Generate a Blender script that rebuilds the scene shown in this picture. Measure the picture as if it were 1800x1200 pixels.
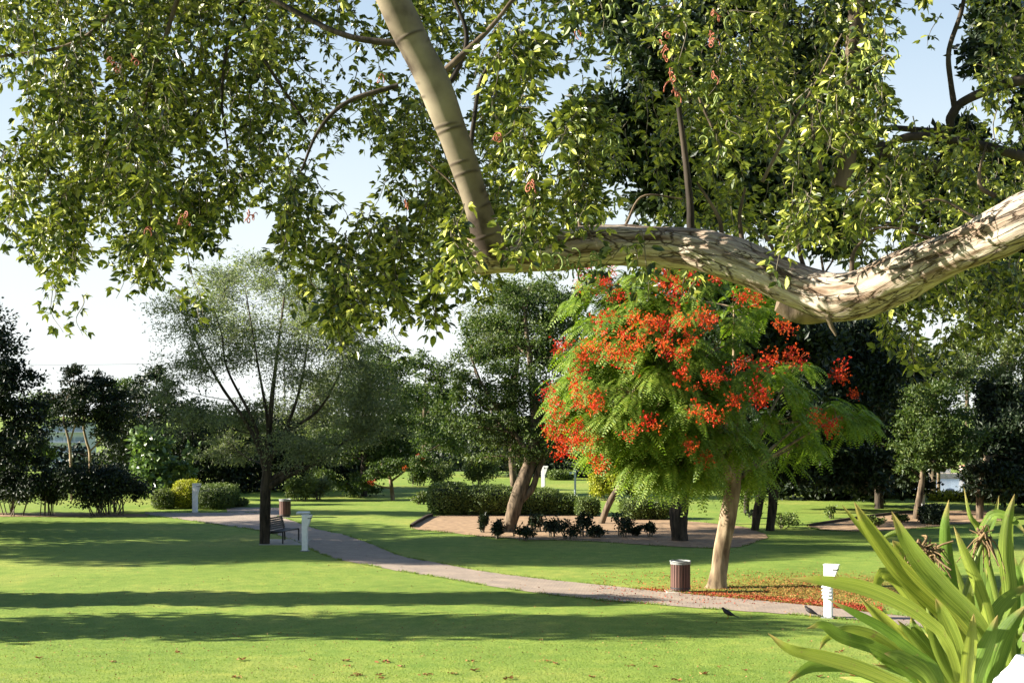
import bpy, math, random
import numpy as np
from mathutils import Vector, Matrix, noise

for o in list(bpy.data.objects):
    bpy.data.objects.remove(o, do_unlink=True)
SC = bpy.context.scene
COL = SC.collection
random.seed(7)
RNG = np.random.default_rng(11)

# ------------------------------------------------------------------ camera
F = 2500.0; HY = 723.0; CH = 4.5
cam_data = bpy.data.cameras.new("camera")
cam = bpy.data.objects.new("camera", cam_data); COL.objects.link(cam)
cam.location = (0, 0, CH); cam.rotation_euler = (math.radians(90), 0, 0)
cam_data.sensor_width = 36; cam_data.lens = 36 * F / 1800
cam_data.shift_y = (HY - 600) / 1800
cam_data.clip_start = 0.1; cam_data.clip_end = 20000
SC.camera = cam

# ------------------------------------------------------------------ light
SUN_EL = 21.0
SUN_AZ = 1.0           # degrees the sun stands on the camera's side of due left
SKY_STRENGTH = 0.05
SUN_STRENGTH = 5.0
world = bpy.data.worlds.new("World"); SC.world = world; world.use_nodes = True
wn = world.node_tree.nodes; wl = world.node_tree.links; wn.clear()
wo = wn.new("ShaderNodeOutputWorld"); bg = wn.new("ShaderNodeBackground")
sky = wn.new("ShaderNodeTexSky"); sky.sky_type = 'NISHITA'; sky.sun_disc = False
to_sun = Vector((-math.cos(math.radians(SUN_EL)) * math.cos(math.radians(SUN_AZ)),
                 -math.cos(math.radians(SUN_EL)) * math.sin(math.radians(SUN_AZ)),
                 math.sin(math.radians(SUN_EL))))
sky.sun_elevation = math.radians(SUN_EL)
sky.sun_rotation = math.atan2(to_sun.x, to_sun.y)
sky.air_density = 1.0; sky.dust_density = 1.0; sky.ozone_density = 3.0
bg.inputs[1].default_value = SKY_STRENGTH
# the bright whitish glare of morning haze low in the sky, all the way round
wtc = wn.new("ShaderNodeTexCoord"); wsp = wn.new("ShaderNodeSeparateXYZ"); wl.new(wtc.outputs["Generated"], wsp.inputs[0])
wr = wn.new("ShaderNodeValToRGB"); we = wr.color_ramp.elements
we[0].position = 0.0; we[0].color = (1, 1, 1, 1); we[1].position = 0.42; we[1].color = (0, 0, 0, 1)
e_ = we.new(.30); e_.color = (.5, .5, .5, 1); e_ = we.new(.12); e_.color = (.92, .92, .92, 1)
wl.new(wsp.outputs[2], wr.inputs[0])
wc = wn.new("ShaderNodeMix"); wc.data_type = 'RGBA'
wcol = wn.new("ShaderNodeValToRGB"); wcol.color_ramp.elements[0].position = .02; wcol.color_ramp.elements[0].color = (.26, .272, .268, 1)
wcol.color_ramp.elements[1].position = .26; wcol.color_ramp.elements[1].color = (.19, .225, .25, 1)
wl.new(wsp.outputs[2], wcol.inputs[0])
wsc = wn.new("ShaderNodeVectorMath"); wsc.operation = 'SCALE'; wsc.inputs["Scale"].default_value = 1 / SKY_STRENGTH; wl.new(wcol.outputs[0], wsc.inputs[0])
wl.new(wr.outputs[0], wc.inputs["Factor"]); wl.new(sky.outputs[0], wc.inputs["A"]); wl.new(wsc.outputs[0], wc.inputs["B"])
wl.new(wc.outputs["Result"], bg.inputs[0]); wl.new(bg.outputs[0], wo.inputs[0])
sd = bpy.data.lights.new("sun", 'SUN'); sd.energy = SUN_STRENGTH; sd.angle = math.radians(0.5)
sd.color = (1.0, 0.93, 0.80)
sun = bpy.data.objects.new("sun", sd); COL.objects.link(sun)
sun.rotation_euler = (-to_sun).to_track_quat('-Z', 'Y').to_euler()
vs = SC.view_settings
SC.display_settings.display_device = 'sRGB'
vs.view_transform = 'Standard'; vs.look = 'None'; vs.gamma = 1.0; vs.use_curve_mapping = False
vs.exposure = 2.05
try:
    SC.cycles.max_bounces = 6; SC.cycles.diffuse_bounces = 3; SC.cycles.transmission_bounces = 4
except Exception:
    pass

# ------------------------------------------------------------------ geometry helpers
def sst(a, b, x):
    t = min(1.0, max(0.0, (x - a) / (b - a))); return t * t * (3 - 2 * t)

def gz(x, y):
    """height of the ground"""
    if y < 5: near = 3.1
    elif y < 22: near = 3.1 - (y - 5) * 0.1795
    else: near = 0.0
    if 5 <= y < 26:
        a = 3.1 - (y - 5) * 0.1795
        near = 0.5 * (a + math.sqrt(a * a + 0.02)) if a > -3 else 0
        near = min(near, 3.1)
        near *= 1 - sst(21, 26, y)
    u = 0.05 * math.sin(x * 0.31 + 1.0) * math.sin(y * 0.27) * sst(24, 32, y) * (1 - sst(70, 90, y))
    st = 105 - 29 * sst(13, 19, x)
    far = 0.0
    if y > st: far = -min(26.0, 0.17 * (y - st) * sst(0, 15, y - st))
    return near + u + far

def P(px, py, Z):
    return np.array(((px - 900) / F * Z, Z, CH - (py - HY) / F * Z))

def G(px, py, lift=0.0):
    Z = F * CH / (py - HY)
    for _ in range(6):
        Z = F * (CH - gz((px - 900) / F * Z, Z)) / (py - HY)
    x = (px - 900) / F * Z
    return np.array((x, Z, gz(x, Z) + lift))

def tag(o, label=None, cat=None, group=None, kind=None):
    if label: o['label'] = label
    if cat: o['category'] = cat
    if group: o['group'] = group
    if kind: o['kind'] = kind
    return o

def empty(name, loc, label, cat, group=None):
    o = bpy.data.objects.new(name, None); COL.objects.link(o)
    o.location = Vector([float(v) for v in loc]); o.empty_display_size = 0.2
    return tag(o, label, cat, group)

class Acc:
    """collects vertices, faces, uvs and a float attribute with numpy"""
    def __init__(s):
        s.v = []; s.f = []; s.n = 0; s.uv = []; s.c = []; s.m = []; s.bk = {}
    def add(s, verts, faces, uv=None, crack=None, mi=0, bk=None):
        verts = np.asarray(verts, dtype=np.float32).reshape(-1, 3)
        faces = np.asarray(faces, dtype=np.int64)
        s.v.append(verts); s.f.append(faces + s.n)
        s.m.append(np.full(len(faces), mi, dtype=np.int32))
        s.uv.append(np.zeros((len(verts), 2), np.float32) if uv is None else np.asarray(uv, np.float32))
        s.c.append(np.zeros(len(verts), np.float32) if crack is None else np.asarray(crack, np.float32))
        if bk is not None: s.bk[s.n] = np.asarray(bk, np.float32)
        s.n += len(verts)
    def box(s, c, sz, rot=None, mi=0, taper=None):
        c = np.array(c, float); h = np.array(sz, float) / 2
        v = np.array([(x, y, z) for z in (-1, 1) for y in (-1, 1) for x in (-1, 1)], float)
        if taper is not None:
            v[4:, :2] *= taper
        v = v * h
        if rot is not None: v = v @ np.array(Matrix(rot).to_3x3()).T
        s.add(v + c, [(0, 2, 3, 1), (4, 5, 7, 6), (0, 1, 5, 4), (2, 6, 7, 3), (0, 4, 6, 2), (1, 3, 7, 5)], mi=mi)
    def mesh(s, name, mats, smooth=False, origin=(0, 0, 0)):
        me = bpy.data.meshes.new(name)
        V = np.concatenate(s.v) - np.array(origin, np.float32)
        me.vertices.add(len(V)); me.vertices.foreach_set("co", V.astype(np.float32).ravel())
        lens = np.concatenate([np.full(len(f), f.shape[1], np.int32) for f in s.f])
        loops = np.concatenate([f.ravel() for f in s.f]).astype(np.int32)
        me.loops.add(len(loops)); me.loops.foreach_set("vertex_index", loops)
        me.polygons.add(len(lens))
        st = np.concatenate(([0], np.cumsum(lens)[:-1])).astype(np.int32)
        me.polygons.foreach_set("loop_start", st)
        try: me.polygons.foreach_set("loop_total", lens)
        except Exception: pass
        me.polygons.foreach_set("material_index", np.concatenate(s.m))
        me.polygons.foreach_set("use_smooth", np.full(len(lens), bool(smooth)))
        UV = np.concatenate(s.uv); C = np.concatenate(s.c)
        if np.any(UV):
            l = me.uv_layers.new(name="UVMap"); l.data.foreach_set("uv", UV[loops].ravel())
        if np.any(C):
            a = me.attributes.new("crack", 'FLOAT', 'POINT'); a.data.foreach_set("value", C)
        if s.bk:
            B = np.zeros((len(V), 3), np.float32)
            for k_, b_ in s.bk.items(): B[k_:k_ + len(b_)] = b_
            a = me.attributes.new("bark", 'FLOAT_VECTOR', 'POINT'); a.data.foreach_set("vector", B.ravel())
        for m in (mats if isinstance(mats, (list, tuple)) else [mats]): me.materials.append(m)
        me.update(calc_edges=True)
        return me
    def build(s, name, mats, parent=None, smooth=False, kind=None):
        org = (0, 0, 0)
        if parent is not None: org = tuple(parent['_o']) if '_o' in parent else tuple(parent.location)
        me = s.mesh(name, mats, smooth, org)
        o = bpy.data.objects.new(name, me); COL.objects.link(o)
        if parent is not None: o.parent = parent
        if kind: o['kind'] = kind
        return o

def unit(a):
    a = np.asarray(a, float)
    return a / np.maximum(np.linalg.norm(a, axis=-1, keepdims=True), 1e-9)

def smooth_path(pts, rad, n):
    """Catmull-Rom through points, with radii"""
    P_ = np.column_stack([np.array(pts, float), np.array(rad, float)])
    P_ = np.vstack([2 * P_[0] - P_[1], P_, 2 * P_[-1] - P_[-2]])
    out = []; k = len(P_) - 3
    for i in range(n):
        t = i / (n - 1) * k; j = min(int(t), k - 1); t -= j
        a, b, c, d = P_[j:j + 4]
        out.append(0.5 * ((2 * b) + (-a + c) * t + (2 * a - 5 * b + 4 * c - d) * t * t + (-a + 3 * b - 3 * c + d) * t ** 3))
    out = np.array(out)
    return out[:, :3], np.maximum(out[:, 3], 0.0005)

def tube(acc, pts, rad, sides=6, cap=True, mi=0, rough=0.0, seed=0, crackf=None):
    pts = np.asarray(pts, float); n = len(pts)
    rad = np.full(n, rad) if np.isscalar(rad) else np.asarray(rad, float)
    T = unit(np.gradient(pts, axis=0))
    ref = np.array((0, 0, 1.0)) if abs(T[0, 2]) < 0.9 else np.array((0, 1.0, 0))
    U = np.empty_like(T); u = unit(np.cross(T[0], ref))
    for i in range(n):
        u = u - T[i] * np.dot(u, T[i]); u = u / max(np.linalg.norm(u), 1e-9); U[i] = u
    W = np.cross(T, U)
    a = np.arange(sides) / sides * 2 * np.pi
    R = rad[:, None] * np.ones(sides)
    L = np.concatenate(([0], np.cumsum(np.linalg.norm(np.diff(pts, axis=0), axis=1))))
    crack = None
    if rough or crackf:
        crack = np.zeros((n, sides))
        for i in range(n):
            for j in range(sides):
                if rough:
                    q = Vector((math.cos(a[j]) * 1.3 + seed, math.sin(a[j]) * 1.3, L[i] / max(rad[0], .02) * 0.45))
                    R[i, j] *= 1 + rough * noise.noise(q) + rough * 0.4 * noise.noise(q * 3.1)
                if crackf:
                    d, cc = crackf(a[j], L[i], i / (n - 1)); R[i, j] += d; crack[i, j] = cc
    V = pts[:, None, :] + R[:, :, None] * (np.cos(a)[None, :, None] * U[:, None, :] + np.sin(a)[None, :, None] * W[:, None, :])
    i0 = np.arange(n - 1)[:, None] * sides; j0 = np.arange(sides)[None, :]; j1 = (j0 + 1) % sides
    fc = np.stack([i0 + j0, i0 + j1, i0 + sides + j1, i0 + sides + j0], -1).reshape(-1, 4)
    uv = np.stack([np.repeat(a[None] / (2 * np.pi), n, 0), np.repeat(L[:, None], sides, 1)], -1).reshape(-1, 2)
    bk = None
    if crackf:
        bk = np.stack([np.repeat(np.cos(a)[None], n, 0), np.repeat(np.sin(a)[None], n, 0), np.repeat(L[:, None], sides, 1)], -1).reshape(-1, 3)
    acc.add(V.reshape(-1, 3), fc, uv, None if crack is None else crack.ravel(), mi, bk)
    if cap:
        for k, rev in ((0, True), (n - 1, False)):
            c = pts[k]; ring = V[k]
            vv = np.vstack([ring, c + T[k] * rad[k] * (0.25 if not rev else -0.1)])
            f = [(j, (j + 1) % sides, sides) for j in range(sides)]
            if rev: f = [(y, x, z) for x, y, z in f]
            acc.add(vv, f, None, None, mi)

def leaves(acc, C, D, N, L, W, fold=0.15, kind=0, mi=0, droop=0.0):
    """many folded leaves: C base points, D directions, N normals"""
    C = np.asarray(C, float); n = len(C)
    if n == 0: return
    D = unit(D); S = unit(np.cross(D, N)); Nn = np.cross(S, D)
    L = np.broadcast_to(np.asarray(L, float), (n,))[:, None]; W = np.broadcast_to(np.asarray(W, float), (n,))[:, None]
    dr = np.zeros((n, 3)); dr[:, 2] = -droop; dr = dr * L
    if kind == 0:
        v = np.stack([C, C + D * L * .45 + S * W * .5 + Nn * W * fold, C + D * L + dr, C + D * L * .45 - S * W * .5 + Nn * W * fold], 1)
        b = np.arange(n)[:, None] * 4
        f = np.vstack([b + np.array([0, 1, 2]), b + np.array([0, 2, 3])])
    else:
        v = np.stack([C, C + D * L * .28 + S * W * .42 + Nn * W * fold, C + D * L * .66 + S * W * .45 + Nn * W * fold + dr * .4,
                      C + D * L + dr, C + D * L * .66 - S * W * .45 + Nn * W * fold + dr * .4, C + D * L * .28 - S * W * .42 + Nn * W * fold], 1)
        b = np.arange(n)[:, None] * 6
        f = np.vstack([b + np.array([0, 1, 2, 3]), b + np.array([0, 3, 4, 5])])
    acc.add(v.reshape(-1, 3), f, None, None, mi)

# ------------------------------------------------------------------ materials
def mat(name):
    m = bpy.data.materials.new(name); m.use_nodes = True
    return m, m.node_tree.nodes, m.node_tree.links, m.node_tree.nodes["Principled BSDF"]

def ramp(nd, stops):
    r = nd.new("ShaderNodeValToRGB")
    e = r.color_ramp.elements
    while len(e) < len(stops): e.new(0.5)
    for i, (p, c) in enumerate(stops): e[i].position = p; e[i].color = (*c, 1)
    return r

def leaf_mat(name, stops, trans=0.35, rough=0.45, spec=0.35, tint=(1.1, 1.25, 0.5)):
    m, nd, lk, b = mat(name)
    g = nd.new("ShaderNodeNewGeometry"); r = ramp(nd, stops)
    tc = nd.new("ShaderNodeTexCoord"); nz = nd.new("ShaderNodeTexNoise"); nz.inputs["Scale"].default_value = 0.7
    lk.new(tc.outputs["Object"], nz.inputs["Vector"])
    mx = nd.new("ShaderNodeMath"); mx.operation = 'MULTIPLY_ADD'; mx.inputs[1].default_value = 0.6
    ad = nd.new("ShaderNodeMath"); ad.operation = 'MULTIPLY'; ad.inputs[1].default_value = 0.4
    lk.new(nz.outputs[0], ad.inputs[0]); lk.new(g.outputs["Random Per Island"], mx.inputs[0]); lk.new(ad.outputs[0], mx.inputs[2])
    lk.new(mx.outputs[0], r.inputs[0]); lk.new(r.outputs[0], b.inputs["Base Color"])
    b.inputs["Roughness"].default_value = rough; b.inputs["Specular IOR Level"].default_value = spec
    t = nd.new("ShaderNodeBsdfTranslucent"); mm = nd.new("ShaderNodeMix"); mm.data_type = 'RGBA'; mm.blend_type = 'MULTIPLY'
    mm.inputs["Factor"].default_value = 1; mm.inputs["B"].default_value = (*tint, 1)
    lk.new(r.outputs[0], mm.inputs["A"]); lk.new(mm.outputs["Result"], t.inputs[0])
    ms = nd.new("ShaderNodeMixShader"); ms.inputs[0].default_value = trans
    lk.new(b.outputs[0], ms.inputs[1]); lk.new(t.outputs[0], ms.inputs[2])
    lk.new(ms.outputs[0], nd["Material Output"].inputs[0])
    return m

def plain(name, col, rough=0.6, noise_amt=0.0, scale=8.0, bump=0.0, spec=0.3, stretch=(1, 1, 1), metal=0.0):
    m, nd, lk, b = mat(name)
    b.inputs["Base Color"].default_value = (*col, 1); b.inputs["Roughness"].default_value = rough
    b.inputs["Specular IOR Level"].default_value = spec; b.inputs["Metallic"].default_value = metal
    if noise_amt or bump:
        tc = nd.new("ShaderNodeTexCoord"); mp = nd.new("ShaderNodeMapping"); mp.inputs["Scale"].default_value = stretch
        nz = nd.new("ShaderNodeTexNoise"); nz.inputs["Scale"].default_value = scale; nz.inputs["Detail"].default_value = 6
        lk.new(tc.outputs["Object"], mp.inputs[0]); lk.new(mp.outputs[0], nz.inputs["Vector"])
        lo = tuple(c * (1 - noise_amt) for c in col); hi = tuple(min(1, c * (1 + noise_amt)) for c in col)
        r = ramp(nd, [(0.3, lo), (0.7, hi)]); lk.new(nz.outputs[0], r.inputs[0]); lk.new(r.outputs[0], b.inputs["Base Color"])
        if bump:
            bp = nd.new("ShaderNodeBump"); bp.inputs["Strength"].default_value = bump; bp.inputs["Distance"].default_value = 0.02
            lk.new(nz.outputs[0], bp.inputs["Height"]); lk.new(bp.outputs[0], b.inputs["Normal"])
    return m

def bark_mat(name, lo, hi, dark, scale=9.0, bump=0.6, stretch=(1, 1, .25), dist=0.03):
    m, nd, lk, b = mat(name)
    tc = nd.new("ShaderNodeTexCoord"); mp = nd.new("ShaderNodeMapping"); mp.inputs["Scale"].default_value = stretch
    nz = nd.new("ShaderNodeTexNoise"); nz.inputs["Scale"].default_value = scale; nz.inputs["Detail"].default_value = 8
    n2 = nd.new("ShaderNodeTexNoise"); n2.inputs["Scale"].default_value = 1.7; n2.inputs["Detail"].default_value = 4
    lk.new(tc.outputs["Object"], mp.inputs[0]); lk.new(mp.outputs[0], nz.inputs["Vector"]); lk.new(tc.outputs["Object"], n2.inputs["Vector"])
    r = ramp(nd, [(0.33, dark), (0.45, lo), (0.65, hi)]); lk.new(nz.outputs[0], r.inputs[0])
    mx = nd.new("ShaderNodeMix"); mx.data_type = 'RGBA'; mx.blend_type = 'MULTIPLY'; mx.inputs["Factor"].default_value = 0.7
    r2 = ramp(nd, [(0.3, (.55, .5, .45)), (0.7, (1, 1, 1))]); lk.new(n2.outputs[0], r2.inputs[0])
    lk.new(r.outputs[0], mx.inputs["A"]); lk.new(r2.outputs[0], mx.inputs["B"])
    at = nd.new("ShaderNodeAttribute"); at.attribute_name = "crack"
    m2 = nd.new("ShaderNodeMix"); m2.data_type = 'RGBA'; m2.inputs["B"].default_value = (*dark, 1)
    lk.new(at.outputs["Fac"], m2.inputs["Factor"]); lk.new(mx.outputs["Result"], m2.inputs["A"])
    lk.new(m2.outputs["Result"], b.inputs["Base Color"]); b.inputs["Roughness"].default_value = 0.85
    b.inputs["Specular IOR Level"].default_value = 0.2
    bp = nd.new("ShaderNodeBump"); bp.inputs["Strength"].default_value = bump; bp.inputs["Distance"].default_value = dist
    lk.new(nz.outputs[0], bp.inputs["Height"]); lk.new(bp.outputs[0], b.inputs["Normal"])
    return m

M = {}
M['near_leaf'] = leaf_mat("tamarind_leaf", [(.1, (.010, .022, .005)), (.34, (.04, .065, .010)), (.52, (.15, .185, .025)), (.72, (.40, .41, .075))], .1, .36, .5)
M['near_leaf_shade'] = leaf_mat("tamarind_leaf_shade", [(0, (.008, .022, .006)), (.6, (.025, .06, .012)), (1, (.06, .10, .02))], .25, .4, .4)  # shaded copy of the tamarind leaf colour, used by no mesh
M['flame_leaf'] = leaf_mat("flame_tree_leaf", [(0, (.07, .12, .015)), (.5, (.15, .23, .028)), (1, (.3, .35, .05))], .42, .5, .3)
M['dark_leaf'] = leaf_mat("dark_leaf", [(0, (.005, .010, .004)), (.5, (.011, .022, .007)), (1, (.03, .045, .012))], .1, .5, .3)  # shade of the background trees put into the leaf colour
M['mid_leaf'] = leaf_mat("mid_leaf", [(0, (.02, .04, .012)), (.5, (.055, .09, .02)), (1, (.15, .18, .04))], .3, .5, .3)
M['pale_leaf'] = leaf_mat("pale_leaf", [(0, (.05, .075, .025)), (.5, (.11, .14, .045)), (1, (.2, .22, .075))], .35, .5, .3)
M['grey_leaf'] = leaf_mat("grey_green_leaf", [(0, (.07, .09, .06)), (.5, (.15, .18, .11)), (1, (.30, .30, .15))], .45, .5, .25)
M['yellow_leaf'] = leaf_mat("yellow_leaf", [(0, (.16, .18, .02)), (.5, (.32, .32, .03)), (1, (.5, .46, .06))], .35, .5, .3)
M['hedge_leaf'] = leaf_mat("hedge_leaf", [(0, (.03, .055, .012)), (.5, (.085, .125, .025)), (1, (.19, .23, .045))], .2, .5, .3)
M['big_leaf'] = leaf_mat("broad_leaf", [(0, (.05, .09, .03)), (.5, (.1, .16, .05)), (1, (.2, .26, .1))], .25, .3, .6)
M['dry_leaf'] = leaf_mat("brown_twig_leaf", [(0, (.04, .03, .015)), (.5, (.09, .065, .03)), (1, (.16, .13, .06))], .2, .6, .2, (1, 1, 1))
M['petal'] = leaf_mat("red_petal", [(.2, (.36, .012, .01)), (.5, (.56, .04, .012)), (.8, (.66, .15, .025))], .3, .5, .2, (1.2, .8, .5))
_n = M['petal'].node_tree; _o = _n.nodes.new("ShaderNodeObjectInfo")
for _l in list(_n.links):
    if _l.from_socket.name == "Random Per Island": _t = _l.to_socket; _n.links.remove(_l); _n.links.new(_o.outputs["Random"], _t); break
M['fallen_petal'] = leaf_mat("fallen_petal", [(0, (.18, .022, .014)), (.5, (.32, .045, .02)), (1, (.38, .14, .05))], .1, .6, .2, (1, 1, 1))
M['litter'] = leaf_mat("orange_litter", [(0, (.13, .055, .018)), (.5, (.23, .12, .03)), (1, (.33, .21, .06))], .1, .6, .2, (1, 1, 1))
M['fallen_leaf'] = leaf_mat("fallen_brown_leaf", [(0, (.13, .05, .02)), (.5, (.24, .10, .035)), (1, (.36, .2, .08))], .1, .6, .2, (1, 1, 1))
M['grass_blade'] = leaf_mat("grass_blade", [(0, (.09, .15, .022)), (.5, (.14, .21, .03)), (1, (.24, .27, .055))], .35, .5, .25)
M['pod_green'] = leaf_mat("green_pod", [(0, (.10, .15, .03)), (1, (.2, .24, .06))], .15, .5, .3)
M['pod_red'] = leaf_mat("red_pod", [(0, (.24, .06, .035)), (1, (.42, .14, .08))], .15, .5, .3, (1, 1, 1))
M['bark_dark'] = bark_mat("dark_bark", (.035, .028, .02), (.075, .058, .042), (.012, .01, .008))
M['bark_mid'] = bark_mat("brown_bark", (.10, .075, .05), (.2, .15, .10), (.035, .025, .018))
M['bark_pale'] = bark_mat("pale_bark", (.2, .145, .09), (.36, .28, .18), (.08, .055, .035), 6, .5)
def plated_bark(name):
    m, nd, lk, b = mat(name)
    at = nd.new("ShaderNodeAttribute"); at.attribute_name = "bark"
    nz = nd.new("ShaderNodeTexNoise"); nz.inputs["Scale"].default_value = 5; nz.inputs["Detail"].default_value = 5; lk.new(at.outputs["Vector"], nz.inputs["Vector"])
    dm = nd.new("ShaderNodeVectorMath"); dm.operation = 'MULTIPLY_ADD'; dm.inputs[1].default_value = (.22, .22, .09); lk.new(nz.outputs["Color"], dm.inputs[0]); lk.new(at.outputs["Vector"], dm.inputs[2])
    def cracks(sc, width, seed):
        mp = nd.new("ShaderNodeMapping"); mp.inputs["Scale"].default_value = sc; mp.inputs["Location"].default_value = (seed, seed, seed); lk.new(dm.outputs[0], mp.inputs[0])
        v = nd.new("ShaderNodeTexVoronoi"); v.feature = 'DISTANCE_TO_EDGE'; v.inputs["Scale"].default_value = 1; lk.new(mp.outputs[0], v.inputs["Vector"])
        r = ramp(nd, [(0, (0, 0, 0)), (width, (1, 1, 1))]); lk.new(v.outputs[0], r.inputs[0]); return r
    c1 = cracks((1.9, 1.9, 4.2), .05, 0); c2 = cracks((4.0, 4.0, 10), .05, 4)
    msk = nd.new("ShaderNodeTexNoise"); msk.inputs["Scale"].default_value = 2.3; msk.inputs["Detail"].default_value = 3; lk.new(at.outputs["Vector"], msk.inputs["Vector"])
    mr = ramp(nd, [(.46, (1, 1, 1)), (.6, (0, 0, 0))]); lk.new(msk.outputs[0], mr.inputs[0])
    mr1 = ramp(nd, [(.38, (1, 1, 1)), (.5, (0, 0, 0))]); lk.new(msk.outputs[0], mr1.inputs[0])
    def lighten(c, f):
        x = nd.new("ShaderNodeMix"); x.data_type = 'RGBA'; x.blend_type = 'LIGHTEN'; x.inputs["Factor"].default_value = 1; lk.new(c.outputs[0], x.inputs["A"]); lk.new(f.outputs[0], x.inputs["B"]); return x
    l2 = lighten(c2, mr); l1 = lighten(c1, mr1)
    cm = nd.new("ShaderNodeMix"); cm.data_type = 'RGBA'; cm.blend_type = 'MULTIPLY'; cm.inputs["Factor"].default_value = 1; lk.new(l1.outputs["Result"], cm.inputs["A"]); lk.new(l2.outputs["Result"], cm.inputs["B"])
    pc = nd.new("ShaderNodeTexNoise"); pc.inputs["Scale"].default_value = 3.2; pc.inputs["Detail"].default_value = 9; lk.new(dm.outputs[0], pc.inputs["Vector"])
    pr = ramp(nd, [(.34, (.15, .1, .065)), (.43, (.25, .19, .14)), (.53, (.35, .295, .23)), (.7, (.44, .395, .33))]); lk.new(pc.outputs[0], pr.inputs[0])
    fn = nd.new("ShaderNodeTexNoise"); fn.inputs["Scale"].default_value = 26; fn.inputs["Detail"].default_value = 8; lk.new(at.outputs["Vector"], fn.inputs["Vector"])
    fr = ramp(nd, [(.3, (.7, .66, .62)), (.6, (1.05, 1.05, 1.05))]); lk.new(fn.outputs[0], fr.inputs[0])
    m1 = nd.new("ShaderNodeMix"); m1.data_type = 'RGBA'; m1.blend_type = 'MULTIPLY'; m1.inputs["Factor"].default_value = 1; lk.new(pr.outputs[0], m1.inputs["A"]); lk.new(fr.outputs[0], m1.inputs["B"])
    m2 = nd.new("ShaderNodeMix"); m2.data_type = 'RGBA'; m2.inputs["A"].default_value = (.05, .028, .015, 1); lk.new(cm.outputs["Result"], m2.inputs["Factor"]); lk.new(m1.outputs["Result"], m2.inputs["B"])
    lk.new(m2.outputs["Result"], b.inputs["Base Color"]); b.inputs["Roughness"].default_value = .8; b.inputs["Specular IOR Level"].default_value = .2
    bp = nd.new("ShaderNodeBump"); bp.inputs["Strength"].default_value = .9; bp.inputs["Distance"].default_value = .012; lk.new(cm.outputs["Result"], bp.inputs["Height"])
    b2 = nd.new("ShaderNodeBump"); b2.inputs["Strength"].default_value = .5; b2.inputs["Distance"].default_value = .006; lk.new(fn.outputs[0], b2.inputs["Height"]); lk.new(bp.outputs[0], b2.inputs["Normal"])
    lk.new(b2.outputs[0], b.inputs["Normal"])
    return m
M['limb'] = plated_bark("cream_plated_bark_shader")
M['limb_smooth'] = bark_mat("tan_smooth_bark", (.17, .14, .10), (.27, .23, .165), (.045, .032, .022), 4.5, .4, (1, 1, 1), .01)
M['twig'] = plain("twig_bark", (.12, .10, .07), .8, .4, 20)
M['white'] = plain("white_paint", (.74, .74, .73), .5, .09, 9, .1)
M['dark_metal'] = plain("dark_metal", (.025, .025, .028), .5, .2, 10)
M['bin_wood'] = plain("bin_slat_wood", (.10, .05, .038), .65, .35, 14, .3, .3, (1, 1, .1))
M['bin_metal'] = plain("bin_grey_metal", (.2, .21, .2), .45, .3, 12)
M['concrete'] = plain("concrete", (.42, .38, .32), .85, .15, 20, .2)
M['bench_wood'] = plain("bench_dark_slat", (.03, .025, .022), .55, .3, 12, .2)
M['edging'] = plain("dark_bed_edging", (.05, .035, .025), .8, .3, 10, .2)
M['bird'] = plain("bird_feathers", (.018, .015, .016), .6, .3, 30)
M['beak'] = plain("bird_beak", (.4, .25, .03), .5)
M['pole'] = plain("pale_blue_grey_pole", (.5, .55, .6), .5)
M['stone_white'] = plain("white_stone", (.78, .77, .74), .7, .06, 5, .2)
M['tower'] = plain("hazy_tower_wall", (.42, .47, .52), .8, .05, .3)  # distance haze mixed into the wall and glass colours
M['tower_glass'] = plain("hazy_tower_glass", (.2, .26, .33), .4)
M['quay'] = plain("quay_wall", (.5, .42, .33), .8, .1, .2)
M['roof_red'] = plain("red_roof", (.4, .17, .1), .8)
M['wire'] = plain("wire", (.2, .2, .22), .6)

# plant blade material
m, nd, lk, b = mat("strap_leaf"); M['strap'] = m
uvn = nd.new("ShaderNodeUVMap"); sep = nd.new("ShaderNodeSeparateXYZ"); lk.new(uvn.outputs[0], sep.inputs[0])
oi = nd.new("ShaderNodeObjectInfo")
mp = nd.new("ShaderNodeMapping"); mp.inputs["Scale"].default_value = (34, 1.2, 1); lk.new(uvn.outputs[0], mp.inputs[0])
nz = nd.new("ShaderNodeTexNoise"); nz.inputs["Scale"].default_value = 1.0; nz.inputs["Detail"].default_value = 3
lk.new(mp.outputs[0], nz.inputs["Vector"])
r1 = ramp(nd, [(0.32, (.12, .19, .022)), (0.62, (.30, .37, .06))]); lk.new(nz.outputs[0], r1.inputs[0])
r2 = ramp(nd, [(0, (.5, .68, .5)), (.5, (1, 1, 1)), (1, (1.2, 1.05, .85))]); lk.new(oi.outputs["Random"], r2.inputs[0])
mx = nd.new("ShaderNodeMix"); mx.data_type = 'RGBA'; mx.blend_type = 'MULTIPLY'; mx.inputs["Factor"].default_value = 1
lk.new(r1.outputs[0], mx.inputs["A"]); lk.new(r2.outputs[0], mx.inputs["B"])
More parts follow.
